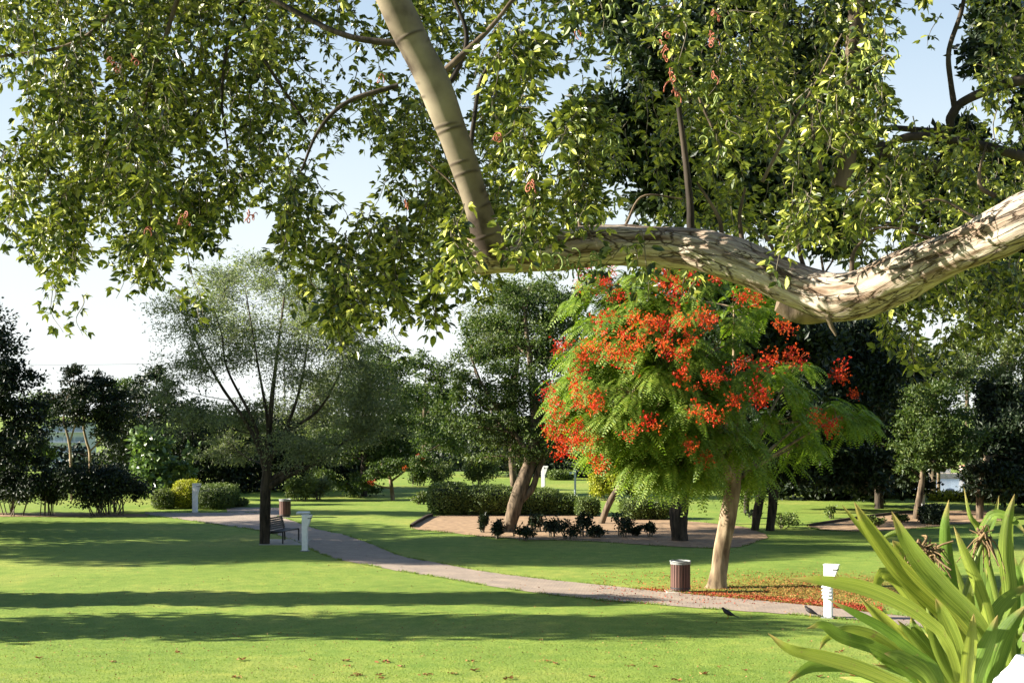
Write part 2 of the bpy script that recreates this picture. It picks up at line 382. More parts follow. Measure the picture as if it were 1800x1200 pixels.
# withered tips
r3 = ramp(nd, [(0.0, (0, 0, 0)), (0.86, (0, 0, 0)), (.98, (1, 1, 1))]); lk.new(sep.outputs[1], r3.inputs[0])
m4 = nd.new("ShaderNodeMix"); m4.data_type = 'RGBA'; m4.inputs["B"].default_value = (.4, .3, .1, 1)
lk.new(r3.outputs[0], m4.inputs["Factor"]); lk.new(mx.outputs["Result"], m4.inputs["A"])
sp = nd.new("ShaderNodeTexNoise"); sp.inputs["Scale"].default_value = 38; sp.inputs["Detail"].default_value = 5
stc = nd.new("ShaderNodeTexCoord"); lk.new(stc.outputs["Object"], sp.inputs["Vector"])
spr = ramp(nd, [(.64, (0, 0, 0)), (.74, (.75, .75, .75))]); lk.new(sp.outputs[0], spr.inputs[0])
m5 = nd.new("ShaderNodeMix"); m5.data_type = 'RGBA'; m5.inputs["B"].default_value = (.22, .16, .06, 1)
lk.new(spr.outputs[0], m5.inputs["Factor"]); lk.new(m4.outputs["Result"], m5.inputs["A"]); m4 = m5
lk.new(m4.outputs["Result"], b.inputs["Base Color"]); b.inputs["Roughness"].default_value = .5; b.inputs["Specular IOR Level"].default_value = .35
bp = nd.new("ShaderNodeBump"); bp.inputs["Strength"].default_value = .7; bp.inputs["Distance"].default_value = .005
lk.new(nz.outputs[0], bp.inputs["Height"]); lk.new(bp.outputs[0], b.inputs["Normal"])
t = nd.new("ShaderNodeBsdfTranslucent"); lk.new(m4.outputs["Result"], t.inputs[0])
ms = nd.new("ShaderNodeMixShader"); ms.inputs[0].default_value = .35
lk.new(b.outputs[0], ms.inputs[1]); lk.new(t.outputs[0], ms.inputs[2]); lk.new(ms.outputs[0], nd["Material Output"].inputs[0])

# lawn
m, nd, lk, b = mat("lawn"); M['lawn'] = m
tc = nd.new("ShaderNodeTexCoord")
def nse(scale, detail=4, st=(1, 1, 1)):
    mp = nd.new("ShaderNodeMapping"); mp.inputs["Scale"].default_value = st
    lk.new(tc.outputs["Object"], mp.inputs[0])
    n = nd.new("ShaderNodeTexNoise"); n.inputs["Scale"].default_value = scale; n.inputs["Detail"].default_value = detail
    lk.new(mp.outputs[0], n.inputs["Vector"]); return n
n1 = nse(.16, 7); n2 = nse(2.2, 8); n3 = nse(22, 6)
ra = ramp(nd, [(.3, (.15, .215, .036)), (.5, (.185, .255, .044)), (.68, (.26, .285, .062))]); lk.new(n1.outputs[0], ra.inputs[0])
rb = ramp(nd, [(.3, (.76, .86, .78)), (.55, (1.02, 1.02, 1)), (.72, (1.3, 1.16, 1.15))]); lk.new(n2.outputs[0], rb.inputs[0])
rc = ramp(nd, [(.28, (.55, .6, .5)), (.5, (1, 1, 1)), (.75, (1.25, 1.2, 1.2))]); lk.new(n3.outputs[0], rc.inputs[0])
a1 = nd.new("ShaderNodeMix"); a1.data_type = 'RGBA'; a1.blend_type = 'MULTIPLY'; a1.inputs["Factor"].default_value = 1
a2 = nd.new("ShaderNodeMix"); a2.data_type = 'RGBA'; a2.blend_type = 'MULTIPLY'; a2.inputs["Factor"].default_value = 1
lk.new(ra.outputs[0], a1.inputs["A"]); lk.new(rb.outputs[0], a1.inputs["B"]); lk.new(a1.outputs["Result"], a2.inputs["A"]); lk.new(rc.outputs[0], a2.inputs["B"])
# worn ochre grass under the flame tree (its own colour, a stain with a shape)
FT = G(1262, 1032)
vm = nd.new("ShaderNodeVectorMath"); vm.operation = 'SUBTRACT'; vm.inputs[1].default_value = (FT[0] + 3.2, FT[1] - .6, 0)
lk.new(tc.outputs["Object"], vm.inputs[0])
mps = nd.new("ShaderNodeVectorMath"); mps.operation = 'MULTIPLY'; mps.inputs[1].default_value = (.17, .27, 0); lk.new(vm.outputs[0], mps.inputs[0])
ln = nd.new("ShaderNodeVectorMath"); ln.operation = 'LENGTH'; lk.new(mps.outputs[0], ln.inputs[0])
sb = nd.new("ShaderNodeMath"); sb.operation = 'MULTIPLY_ADD'; sb.inputs[1].default_value = .9; sb.inputs[2].default_value = -.45; lk.new(n2.outputs[0], sb.inputs[0])
sc2 = nd.new("ShaderNodeMath"); sc2.operation = 'ADD'; lk.new(ln.outputs["Value"], sc2.inputs[0]); lk.new(sb.outputs[0], sc2.inputs[1])
rf = ramp(nd, [(.15, (.75, .75, .75)), (1.0, (0, 0, 0))]); lk.new(sc2.outputs[0], rf.inputs[0])
a3 = nd.new("ShaderNodeMix"); a3.data_type = 'RGBA'; a3.inputs["B"].default_value = (.25, .17, .035, 1)
lk.new(rf.outputs[0], a3.inputs["Factor"]); lk.new(a2.outputs["Result"], a3.inputs["A"]); lk.new(a3.outputs["Result"], b.inputs["Base Color"])
b.inputs["Roughness"].default_value = .8; b.inputs["Specular IOR Level"].default_value = .15
bp = nd.new("ShaderNodeBump"); bp.inputs["Strength"].default_value = .5; bp.inputs["Distance"].default_value = .03
lk.new(n3.outputs[0], bp.inputs["Height"]); lk.new(bp.outputs[0], b.inputs["Normal"])

# brick path
m, nd, lk, b = mat("brick_path"); M['path'] = m
tc = nd.new("ShaderNodeTexCoord")
br = nd.new("ShaderNodeTexBrick"); br.inputs["Scale"].default_value = 4.0
mp = nd.new("ShaderNodeMapping"); mp.inputs["Rotation"].default_value = (0, 0, .9); lk.new(tc.outputs["Object"], mp.inputs[0]); lk.new(mp.outputs[0], br.inputs["Vector"])
br.inputs["Color1"].default_value = (.36, .28, .21, 1); br.inputs["Color2"].default_value = (.30, .235, .18, 1); br.inputs["Mortar"].default_value = (.18, .15, .12, 1)
br.inputs["Mortar Size"].default_value = .02
nz = nd.new("ShaderNodeTexNoise"); nz.inputs["Scale"].default_value = 1.3; nz.inputs["Detail"].default_value = 8; lk.new(tc.outputs["Object"], nz.inputs["Vector"])
rr = ramp(nd, [(.3, (.8, .8, .82)), (.7, (1.15, 1.12, 1.1))]); lk.new(nz.outputs[0], rr.inputs[0])
a1 = nd.new("ShaderNodeMix"); a1.data_type = 'RGBA'; a1.blend_type = 'MULTIPLY'; a1.inputs["Factor"].default_value = 1
lk.new(br.outputs[0], a1.inputs["A"]); lk.new(rr.outputs[0], a1.inputs["B"]); lk.new(a1.outputs["Result"], b.inputs["Base Color"])
b.inputs["Roughness"].default_value = .8
bp = nd.new("ShaderNodeBump"); bp.inputs["Strength"].default_value = .3; bp.inputs["Distance"].default_value = .01
lk.new(br.outputs["Fac"], bp.inputs["Height"]); bp.invert = True; lk.new(bp.outputs[0], b.inputs["Normal"])

M['soil'] = plain("dry_sandy_soil", (.30, .195, .11), .9, .35, 3.5, .6)
# water
m, nd, lk, b = mat("water"); M['water'] = m
b.inputs["Base Color"].default_value = (.10, .16, .22, 1); b.inputs["Roughness"].default_value = .18
tc = nd.new("ShaderNodeTexCoord"); nz = nd.new("ShaderNodeTexNoise"); nz.inputs["Scale"].default_value = .5; lk.new(tc.outputs["Object"], nz.inputs["Vector"])
bp = nd.new("ShaderNodeBump"); bp.inputs["Strength"].default_value = .4; bp.inputs["Distance"].default_value = .3
lk.new(nz.outputs[0], bp.inputs["Height"]); lk.new(bp.outputs[0], b.inputs["Normal"])

# ------------------------------------------------------------------ ground, path, beds, water
def grid_sheet(name, xs, ys, zf, material):
    X, Y = np.meshgrid(xs, ys); Z = np.array([[zf(x, y) for x in xs] for y in ys])
    V = np.stack([X, Y, Z], -1).reshape(-1, 3); nx = len(xs)
    i, j = np.meshgrid(np.arange(len(ys) - 1), np.arange(nx - 1), indexing='ij'); a = i * nx + j
    a_ = Acc(); a_.add(V, np.stack([a, a + 1, a + nx + 1, a + nx], -1).reshape(-1, 4))
    return tag(a_.build(name, material, smooth=True), kind='structure')
xs = np.concatenate([[-6000, -2500, -900, -400, -200, -120, -80, -60], np.arange(-48, 48.1, .8), [60, 80, 120, 200, 400, 900, 2500, 6000]])
ys = np.concatenate([[-3000, -600, -100, -30, -10, 0, 3, 4, 5], np.arange(5.6, 110, .7), np.arange(111, 280, 8), [350, 500, 800, 1500, 3000, 9000]])
grid_sheet("lawn", xs, ys, gz, M['lawn'])

def curve_pts(pts, n):
    p, _ = smooth_path([(a, b, 0) for a, b in pts], [1] * len(pts), n); return p[:, :2]

def strip(name, up, lo, n, m_, material, lift):
    U = curve_pts([G(*p)[:2] for p in up], n); L_ = curve_pts([G(*p)[:2] for p in lo], n)
    V = []
    for i in range(n):
        for k in range(m_):
            t = k / (m_ - 1); x = U[i, 0] * (1 - t) + L_[i, 0] * t; y = U[i, 1] * (1 - t) + L_[i, 1] * t
            if k in (0, m_ - 1):
                x += .05 * noise.noise(Vector((x * 2, y * 2, 0))); y += .12 * noise.noise(Vector((x * 2, y * 2, 5)))
            V.append((x, y, gz(x, y) + lift))
    a = Acc(); i, j = np.meshgrid(np.arange(n - 1), np.arange(m_ - 1), indexing='ij'); q = i * m_ + j
    a.add(V, np.stack([q, q + m_, q + m_ + 1, q + 1], -1).reshape(-1, 4))
    o = a.build(name, material, smooth=True); tag(o, kind='structure'); return o, U, L_

PU = [(255, 900), (345, 901), (420, 900.5), (470, 903), (505, 912), (555, 929), (605, 940), (655, 957), (705, 977), (775, 990), (850, 1004), (950, 1017), (1050, 1027), (1150, 1038), (1250, 1047), (1350, 1056), (1450, 1066), (1550, 1078), (1700, 1096), (1900, 1120)]
PL = [(255, 905), (330, 914), (375, 921), (430, 928), (480, 938), (530, 955), (555, 969), (592, 982), (640, 992), (700, 1003), (770, 1014), (850, 1028), (930, 1040), (1050, 1054), (1150, 1062), (1250, 1070), (1350, 1077), (1450, 1085), (1600, 1100), (1800, 1128)]
_, PUw, PLw = strip("path", PU, PL, 240, 12, M['path'], .012)
strip("path_branch", [(398, 892), (430, 891.5), (470, 891.5), (500, 893)], [(400, 901.5), (430, 901.5), (470, 903.5), (503, 910)], 20, 6, M['path'], .010)
bed, BU, BL = strip("planting_bed", [(722, 927), (738, 917), (765, 907), (850, 905), (950, 905), (1060, 908), (1180, 914), (1300, 925), (1345, 938)],
                    [(723, 929), (745, 932), (790, 936), (850, 943), (930, 948), (1050, 952), (1180, 960), (1290, 962), (1350, 945)], 90, 10, M['soil'], .016)
bed2, B2U, B2L = strip("planting_bed_right", [(1420, 925), (1470, 917), (1540, 907), (1600, 901), (1680, 897), (1760, 897)],
                    [(1422, 927), (1450, 932), (1520, 934), (1590, 930), (1680, 922), (1760, 915)], 50, 8, M['soil'], .016)
strip("shrub_bed", [(-60, 901), (60, 901.5), (160, 902), (262, 903)], [(-60, 907.5), (60, 908), (160, 908.5), (258, 908)], 40, 5, M['soil'], .014)

def edging(U, label, h=.13):
    a = Acc(); V = []
    for (x, y) in U:
        for dx, dz in ((-.04, -.1), (-.04, h), (.05, h), (.05, -.1)): V.append((x + dx, y - dx, gz(x, y) + dz))
    n = len(U); f = [(i * 4 + k, i * 4 + (k + 1) % 4, (i + 1) * 4 + (k + 1) % 4, (i + 1) * 4 + k) for i in range(n - 1) for k in range(4)]
    a.add(V, f); o = a.build("bed_edging", M['edging']); tag(o, label, "edging")
edging(BU[:22], "low dark timber edging along the left end of the middle planting bed")
edging(B2U[:36], "low dark edging along the back of the right hand planting bed", .10)

a = Acc(); a.add([(60, 230, -24), (900, 230, -24), (900, 603, -24), (60, 603, -24)], [(0, 1, 2, 3)])
tag(a.build("water", M['water']), kind='structure')
e = empty("quay", P(1670, 842, 605), "distant beige waterside quay with low buildings seen through the gap between the right hand trees", "quay")
e.location.z = -26
a = Acc(); a.box((P(1670, 0, 605)[0], 608, -23.6), (420, 8, 3.6)); a.build("quay_wall", M['quay'], e)
a = Acc()
for k in range(9):
    w = random.uniform(5, 11); x = P(1600, 0, 605)[0] + k * 14
    a2_ = Acc(); hh = random.uniform(2, 4.5); a2_.box((x, 612, -21.8 + hh / 2), (w, 6, hh)); q = a2_.build("building", M['white'] if k % 2 else M['quay'], e)
    a3_ = Acc(); a3_.box((x, 612, -21.8 + hh + .35), (w + .6, 6.6, .7), taper=.3); a3_.build("roof", M['roof_red'], e)

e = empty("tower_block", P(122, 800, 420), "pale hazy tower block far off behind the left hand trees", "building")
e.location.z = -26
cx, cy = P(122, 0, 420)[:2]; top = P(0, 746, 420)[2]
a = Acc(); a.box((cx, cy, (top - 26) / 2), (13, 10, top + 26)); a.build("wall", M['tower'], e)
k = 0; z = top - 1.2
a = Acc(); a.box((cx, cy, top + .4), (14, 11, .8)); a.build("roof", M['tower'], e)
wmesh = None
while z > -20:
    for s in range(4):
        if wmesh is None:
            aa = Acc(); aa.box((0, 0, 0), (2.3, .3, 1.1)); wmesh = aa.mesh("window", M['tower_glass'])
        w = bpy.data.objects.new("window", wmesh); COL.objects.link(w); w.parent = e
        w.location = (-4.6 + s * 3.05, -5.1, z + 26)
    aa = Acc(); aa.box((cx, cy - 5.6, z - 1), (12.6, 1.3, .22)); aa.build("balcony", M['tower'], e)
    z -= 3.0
a = Acc(); tube(a, smooth_path([P(-300, 628, 150), P(100, 641, 150), P(500, 632, 150)], [.02] * 3, 20)[0], .018, 5)
for px in (-300, 500):
    tp = P(px, 628 if px < 0 else 632, 150); tube(a, [(tp[0], 150, gz(tp[0], 150) - .5), tp + np.array((0, 0, .4))], [.16, .1], 8)
tag(a.build("overhead_wire", M['wire']), "thin dark overhead wire sagging across the pale sky on the left", "wire")

# ------------------------------------------------------------------ trees
def bez(p0, p1, p2, n):
    t = np.linspace(0, 1, n)[:, None]; return (1 - t) ** 2 * p0 + 2 * t * (1 - t) * p1 + t * t * p2

def crown_points(c, R, n, shell=2.2):
    d = unit(RNG.normal(size=(n, 3))); r = RNG.random(n) ** (1 / shell)
    return c + d * r[:, None] * R, d

def tree(name, label, cat, stems, lobes, leaf='dark_leaf', bark='bark_dark', nl=8000, lsize=.12, lw=.5, ncl=26, spread=.16,
         sub_r=.02, group=None, Z=None, upd=.5, sides=10, rough=.12, base=None, branches=True, dens_low=None, along=.35, kind=0, shell=2.2, limb_r=.35, droop=0., cdep=1.0):
    """stems: list of [(px,py,width_px),...] from the foot up; lobes: (px,py,rx,ry[,dy]) in photo pixels at the tree's own distance"""
    if Z is None: Z = G(stems[0][0][0], stems[0][0][1])[1]
    f = stems[0][0]; bx = (f[0] - 900) / F * Z; b = np.array((bx, Z, gz(bx, Z)))
    root = empty(name, b, label, cat, group)
    ta = Acc(); sk = []
    for s in stems:
        pts = [P(p[0], p[1], Z + (p[3] if len(p) > 3 else 0)) for p in s]; rad = [p[2] * Z / F / 2 for p in s]
        if s is stems[0] or True:
            if s[0][1] >= f[1] - 3 or s is stems[0]:
                pts[0][2] = gz(pts[0][0], Z) - .12; rad0 = rad[0]
                pts.insert(1, pts[0] * .88 + pts[1] * .12); rad.insert(1, rad[0] * .82); rad[0] = rad0 * 1.25
        pp, rr = smooth_path(pts, rad, 7 * len(pts)); tube(ta, pp, rr, sides, rough=rough, seed=random.random() * 50); sk.append((pp, rr))
    stem_all = np.vstack([s[0] for s in sk]); rad_all = np.concatenate([s[1] for s in sk])
    if leaf == 'dark_leaf' and nl > 9000: nl = int(nl * .68); lsize *= 1.2
    la = Acc(); tot = sum(l[2] * l[3] for l in lobes)
    cx0 = min(l[0] - l[2] * .6 for l in lobes); cx1 = max(l[0] + l[2] * .6 for l in lobes); cwm = (cx0 + cx1) / 2; cww = (cx1 - cx0) / 2
    for l in lobes:
        if len(l) > 4: dy = l[4]
        else:
            u_ = min(1, abs(l[0] - cwm) / max(cww, 1)); dy = RNG.uniform(-1, 1) * cww * Z / F * .75 * math.sqrt(1 - u_ * u_ * .8) * cdep
        c = P(l[0], l[1], Z + dy)
        R = np.array((l[2], (l[2] + l[3]) * .5, l[3])) * Z / F
        share = l[2] * l[3] / tot; k = max(4, int(ncl * share * len(lobes))); n = int(nl * share)
        # limb from the stem to the lobe
        d = np.linalg.norm(stem_all - c, axis=1) + 2.5 * np.maximum(0, stem_all[:, 2] - c[2] + R[2] * .5); i0 = int(np.argmin(d))
        p0 = stem_all[i0]; r0 = min(rad_all[i0] * .75, .5) * limb_r * 2
        mid = (p0 + c) / 2; mid[2] = p0[2] + (c[2] - p0[2]) * .35; mid += RNG.normal(size=3) * .08 * R
        end = c + np.array((0, 0, R[2] * .5))
        lp = bez(p0, mid, end, 12); lr = np.linspace(max(r0, sub_r), sub_r, 12)
        if branches: tube(ta, lp, lr, 6, cap=False)
        cl, dd = crown_points(c, R, k, shell)
        cl[:, 2] = np.maximum(cl[:, 2], b[2] + .15)
        if branches:
            for q in cl:
                w = np.linalg.norm(lp - q, axis=1) + 1.5 * np.maximum(0, lp[:, 2] - q[2]); j = int(np.argmin(w)); s0 = lp[j]
                m1 = (s0 + q) / 2 + RNG.normal(size=3) * .06 * R; m1[2] += .05 * R[2]
                tube(ta, bez(s0, m1, q, 5), np.linspace(max(lr[j] * .5, sub_r * .6), sub_r * .25, 5), 4, cap=False)
                na = int(n * along / k)
                tt = RNG.random(na) * .75 + .25
                cc = (1 - tt)[:, None] ** 2 * s0 + (2 * tt * (1 - tt))[:, None] * m1 + (tt ** 2)[:, None] * q + RNG.normal(size=(na, 3)) * spread * R * .45
                D = unit(RNG.normal(size=(na, 3)) + unit(q - s0) * .8); N = unit(RNG.normal(size=(na, 3)) + np.array((0, 0, upd)))
                leaves(la, cc, D, N, lsize * (.6 + .8 * RNG.random(na)), lsize * lw * (.7 + .6 * RNG.random(na)), .15, kind, 0, droop)
        nb = int(n * (1 - (along if branches else 0)))
        ci = RNG.integers(0, k, nb); cs = spread * (.6 + .8 * RNG.random(k))
        cc = cl[ci] + RNG.normal(size=(nb, 3)) * R * cs[ci][:, None] * np.array((1, 1, .75))
        out = unit(cc - c)
        cc[:, 2] = np.maximum(cc[:, 2], b[2] + .03)
        D = unit(RNG.normal(size=(nb, 3)) + out * .6); N = unit(RNG.normal(size=(nb, 3)) * .8 + np.array((0, 0, upd)) + out * .5)
        leaves(la, cc, D, N, lsize * (.6 + .8 * RNG.random(nb)), lsize * lw * (.7 + .6 * RNG.random(nb)), .15, kind, 0, droop)
    ta.build("trunk", M[bark], root, smooth=True)
    la.build("crown", M[leaf], root)
    return root

# --- acacia in the middle left, with its bench underneath
tree("acacia_tree", "tall airy acacia with fine grey green leaves standing over the park bench", "tree",
     [[(465, 956, 23), (466, 910, 20), (467, 860, 19), (469, 830, 16), (472, 780, 11), (478, 700, 8), (490, 600, 5), (500, 520, 3)],
      [(468, 858, 14), (500, 838, 11), (530, 826, 8), (575, 800, 6), (620, 760, 4), (650, 700, 2.5)],
      [(468, 848, 11), (500, 828, 8), (530, 815, 5), (560, 790, 3)],
      [(469, 836, 10), (452, 780, 8), (425, 730, 6), (390, 680, 5), (350, 610, 3.5), (325, 560, 2)],
      [(470, 826, 9), (445, 740, 6), (400, 650, 4), (390, 590, 3), (375, 540, 2)],
      [(471, 815, 9), (500, 760, 7), (525, 690, 5), (540, 610, 3.5), (545, 540, 2)],
      [(471, 820, 8), (470, 740, 6), (455, 650, 4), (440, 560, 2.5), (430, 500, 1.5)],
      [(500, 760, 6), (560, 720, 4.5), (600, 650, 3), (620, 600, 2)]],
     [(340, 560, 80, 55), (330, 640, 70, 45), (400, 510, 80, 55), (470, 480, 85, 45), (420, 600, 90, 70), (540, 530, 75, 60), (520, 620, 90, 80),
      (610, 600, 80, 70), (650, 680, 80, 60), (560, 700, 100, 70), (300, 690, 45, 25), (340, 740, 70, 40), (440, 730, 80, 40), (640, 750, 90, 55), (540, 790, 90, 40), (400, 790, 70, 35)],
     'grey_leaf', 'bark_dark', 76000, .12, .30, 54, .17, .010, along=.55, upd=.3, limb_r=.2)

# --- leaning trees in the bed
tree("park_tree", "tall leaning tree in the planting bed with a pale olive airy top", "tree",
     [[(893, 934, 26), (905, 890, 26), (918, 850, 25), (932, 810, 21), (940, 740, 17), (935, 660, 12), (925, 580, 7), (920, 530, 4)],
      [(908, 888, 13), (935, 858, 12), (945, 830, 10), (965, 780, 8), (985, 720, 5)],
      [(932, 800, 12), (890, 740, 8), (850, 680, 5), (825, 620, 3)]],
     [(930, 530, 75, 55), (880, 590, 70, 55), (960, 610, 70, 70), (830, 640, 50, 60), (900, 680, 90, 55), (860, 740, 80, 50), (960, 730, 70, 70), (815, 700, 40, 45), (900, 790, 100, 35), (980, 560, 50, 70)],
     'mid_leaf', 'bark_mid', 36000, .14, .45, 22, .17, .018, along=.4)
tree("slender_tree", "feathery pale tree top rising behind the leaning park tree", "tree",
     [[(905, 868, 16), (900, 780, 14), (905, 680, 10), (915, 580, 6)]],
     [(900, 530, 60, 50), (950, 510, 55, 40), (860, 560, 45, 45), (910, 600, 70, 50), (850, 600, 40, 55)],
     'pale_leaf', 'bark_mid', 16000, .16, .35, 24, .17, .02, Z=72, along=.5)

# --- flame tree
FZ = G(1262, 1032)[1]
froot = empty("flame_tree", FT, "flame tree with bright red flower clusters and feathery green fronds on a pale leaning trunk", "tree")
ta = Acc()
st = [(1260, 1036, 50), (1261, 1025, 38), (1264, 1000, 33), (1270, 960, 31), (1279, 910, 32), (1286, 875, 32), (1292, 840, 26), (1300, 790, 20)]
pp, rr = smooth_path([P(a_[0], a_[1], FZ) for a_ in st], [a_[2] * FZ / F / 2 * .88 for a_ in st], 44)
def fl_crack(a_, l, t):
    base = max(0, 1 - l / .8)
    return .06 * base ** 2 * math.sin(a_ * 3 + 1) + .012 * math.sin(a_ * 2 + l * 1.3), 0
tube(ta, pp, rr, 20, rough=.14, crackf=fl_crack)
flobes = []
for (px, py, rx, ry, dy) in [(1080, 520, 75, 50, .3), (1180, 500, 90, 50, 0), (1290, 540, 90, 60, 0), (1060, 610, 80, 55, -.3), (1150, 590, 90, 55, -1.2),
                             (1250, 620, 95, 60, -1.6), (1020, 690, 65, 45, 0), (1100, 690, 90, 50, -1.5), (1200, 700, 95, 55, -2.0), (1300, 690, 95, 60, -1.2), (1400, 640, 70, 60, .3),
                             (1040, 760, 80, 45, -.2), (1130, 780, 90, 45, -1.2), (1240, 790, 95, 50, -1.6), (1350, 770, 90, 55, -.8), (1440, 720, 75, 55, 0), (1470, 760, 45, 35, -.6), (1090, 820, 60, 30, .2),
                             (1180, 840, 80, 28, -.6), (1290, 840, 85, 30, -.5), (1400, 810, 70, 40, .2)]:
    flobes.append((px, py, rx, ry, dy))
flobes += [(1110, 600, 90, 80, 1.6), (1090, 740, 90, 70, 1.6), (1180, 640, 90, 90, 1.2), (1180, 780, 80, 50, 1.4), (1050, 660, 70, 80, 1.8)]
la = Acc()
cen = P(1230, 680, FZ)
FR = []
for (px, py, rx, ry, dy) in flobes:
    if py > 740: py -= 26; ry *= .9
    if py > 715 and px < 1150: py -= 18
    if px < 1120: px += 12
    dy += 1.4 if px > 1280 else (-.9 if px < 1200 else 0)
    c = P(px, py, FZ + dy); R = np.array((rx, (rx + ry) * .6, ry)) * FZ / F
    k0 = pp[-8]; mid = (k0 + c) / 2; mid[2] = min(mid[2], c[2] - .3) + .1
    lp = bez(k0, mid, c, 12); tube(ta, lp, np.linspace(.11 if px < 1300 else .06, .02, 12), 7, cap=False)
    ntw = 22 if px < 1240 else (12 if px < 1310 else 5)
    tips, dd = crown_points(c, R, ntw, 3.0)
    for q in tips:
        j = int(np.argmin(np.linalg.norm(lp - q, axis=1)))
        tube(ta, bez(lp[j], (lp[j] + q) / 2 + RNG.normal(size=3) * .1, q, 4), np.linspace(.025, .008, 4), 4, cap=False)
        nf = 11
        for _ in range(nf):
            az = RNG.random() * 2 * math.pi; o_ = np.array((math.cos(az), math.sin(az), 0))
            o_ = unit(o_ + .8 * unit((q - cen) * np.array((1, 1, .3))))
            FR.append((q + RNG.normal(size=3) * .1, o_, .50 + .28 * RNG.random()))
C_, D_, N_, L_, W_ = [], [], [], [], []
for (c, o_, L) in FR:
    el = RNG.uniform(-.4, .25); side = unit(np.cross(o_, (0, 0, 1))); roll = RNG.normal() * .22
    for s in range(15):
        t = (s + .6) / 15.3; p = c + o_ * L * t + np.array((0, 0, L * (el * t - .7 * t * t))); tn = unit(o_ + np.array((0, 0, el - 1.4 * t)))
        nn = np.cross(side, tn); nn = nn if nn[2] > 0 else -nn
        pl = L * .30 * math.sin(math.pi * min(1, .22 + .74 * t))
        for sg in (-1, 1):
            C_.append(p); D_.append(side * sg + tn * .6 - nn * (.15 + roll * sg)); N_.append(nn); L_.append(pl); W_.append(L * .06)
leaves(la, np.array(C_), np.array(D_), np.array(N_, float) + RNG.normal(size=(len(C_), 3)) * .1, np.array(L_), np.array(W_), .08)
ta.build("trunk", M['bark_pale'], froot, smooth=True)
la.build("crown", M['flame_leaf'], froot)
# flower clusters (shared meshes)
fm = []
for v in range(5):
    V = [(0, 0, 0)]; Fc = []
    for k in range(26):
        fc = RNG.normal(size=3) * np.array((.15, .15, .12)); b0 = len(V); V += [fc * .98, fc + np.array((.004, 0, .004))]; Fc.append((0, b0, b0 + 1))
        for q in range(5):
            d = unit(RNG.normal(size=3) + np.array((0, 0, .3))); sd = unit(np.cross(d, RNG.normal(size=3))); L = RNG.uniform(.03, .06); b1 = len(V)
            V += [fc + d * L * .6 + sd * L * .38, fc + d * L, fc + d * L * .6 - sd * L * .38]; Fc += [(b0 + 1, b1, b1 + 1), (b0 + 1, b1 + 1, b1 + 2)]
    a = Acc(); a.add(V, Fc); fm.append(a.mesh("flower_cluster", M['petal']))
fpx = [(1030, 480), (1050, 500), (1075, 478), (1068, 498), (1020, 512), (1085, 515), (1160, 500), (1180, 490), (1190, 515), (1165, 475), (1220, 495), (1215, 478),
       (1225, 560), (1240, 550), (1245, 572), (1060, 560), (1120, 560), (1140, 575), (1160, 568), (1180, 575), (1198, 560), (988, 608), (1040, 605), (1058, 600), (1075, 620),
       (1030, 625), (1095, 590), (1100, 630), (1130, 600), (1110, 612), (1165, 610), (1185, 620), (1210, 600), (1150, 560), (1018, 655), (960, 690), (1015, 680), (1018, 702),
       (1048, 700), (985, 718), (1043, 715), (970, 745), (985, 765), (1000, 755), (1015, 748), (1010, 775), (1025, 765), (1000, 780), (985, 790), (1050, 775), (968, 765), (1060, 815), (1050, 822), (1136, 740),
       (1245, 665), (1225, 720), (1270, 660), (1330, 690), (1340, 700), (1345, 690), (1350, 640), (1400, 635), (1395, 620), (1475, 655), (1480, 660), (1250, 730), (1240, 805),
       (1455, 740), (1460, 760), (1440, 735), (1215, 785), (1300, 520), (1262, 490), (1320, 515), (1335, 530), (1370, 570), (1380, 575), (1300, 640), (1360, 625), (1290, 705), (1200, 660), (1500, 690), (1105, 765), (1575, 640)]
for i, (px, py) in enumerate(fpx[:-1]):
    # sit just in front of the crown surface there
    t = (px - 1230) / 300; s = (py - 670) / 220; dep = (4.3 if px < 1200 else 3.6) * math.sqrt(max(0, 1 - min(1, t * t + s * s))) + .4
    for q in range(3 if px < 1260 else 2):
        f = bpy.data.objects.new("flower_cluster", fm[(i + q) % 5]); COL.objects.link(f); f.parent = froot
        w = P(px + random.uniform(-11, 11) * q, py + random.uniform(-9, 9) * q, FZ - dep + random.uniform(-.2, .5)) - FT
        f.location = Vector(w.tolist()); f.rotation_euler = (random.random() * 6, random.random() * 6, random.random() * 6)
        s_ = random.uniform(.6, 1.1) * (1 - .2 * q); f.scale = (s_, s_, s_)

# --- other trees: stems, lobes and looks
T = tree
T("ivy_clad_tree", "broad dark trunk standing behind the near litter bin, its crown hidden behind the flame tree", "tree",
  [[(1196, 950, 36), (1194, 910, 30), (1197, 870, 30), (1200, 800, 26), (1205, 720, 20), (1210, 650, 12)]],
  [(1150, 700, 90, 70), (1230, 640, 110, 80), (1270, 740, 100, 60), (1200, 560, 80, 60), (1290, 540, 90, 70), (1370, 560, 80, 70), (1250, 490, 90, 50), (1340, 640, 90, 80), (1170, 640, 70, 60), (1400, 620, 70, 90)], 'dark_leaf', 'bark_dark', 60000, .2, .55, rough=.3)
T("bed_tree", "thin dark trunk leaning right over the planting bed beside the yellow bush", "tree",
  [[(1055, 920, 15), (1068, 890, 12), (1084, 862, 11), (1103, 836, 10), (1130, 800, 8), (1160, 740, 6)]],
  [(1150, 740, 70, 50), (1110, 790, 50, 25)], 'mid_leaf', 'bark_mid', 5000, .15, .5)
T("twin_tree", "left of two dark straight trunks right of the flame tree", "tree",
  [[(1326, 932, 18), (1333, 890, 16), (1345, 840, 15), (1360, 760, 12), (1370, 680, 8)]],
  [(1380, 620, 90, 90), (1420, 740, 90, 60), (1340, 740, 80, 50), (1430, 820, 70, 35)], 'dark_leaf', 'bark_dark', 34000, .19, .5)
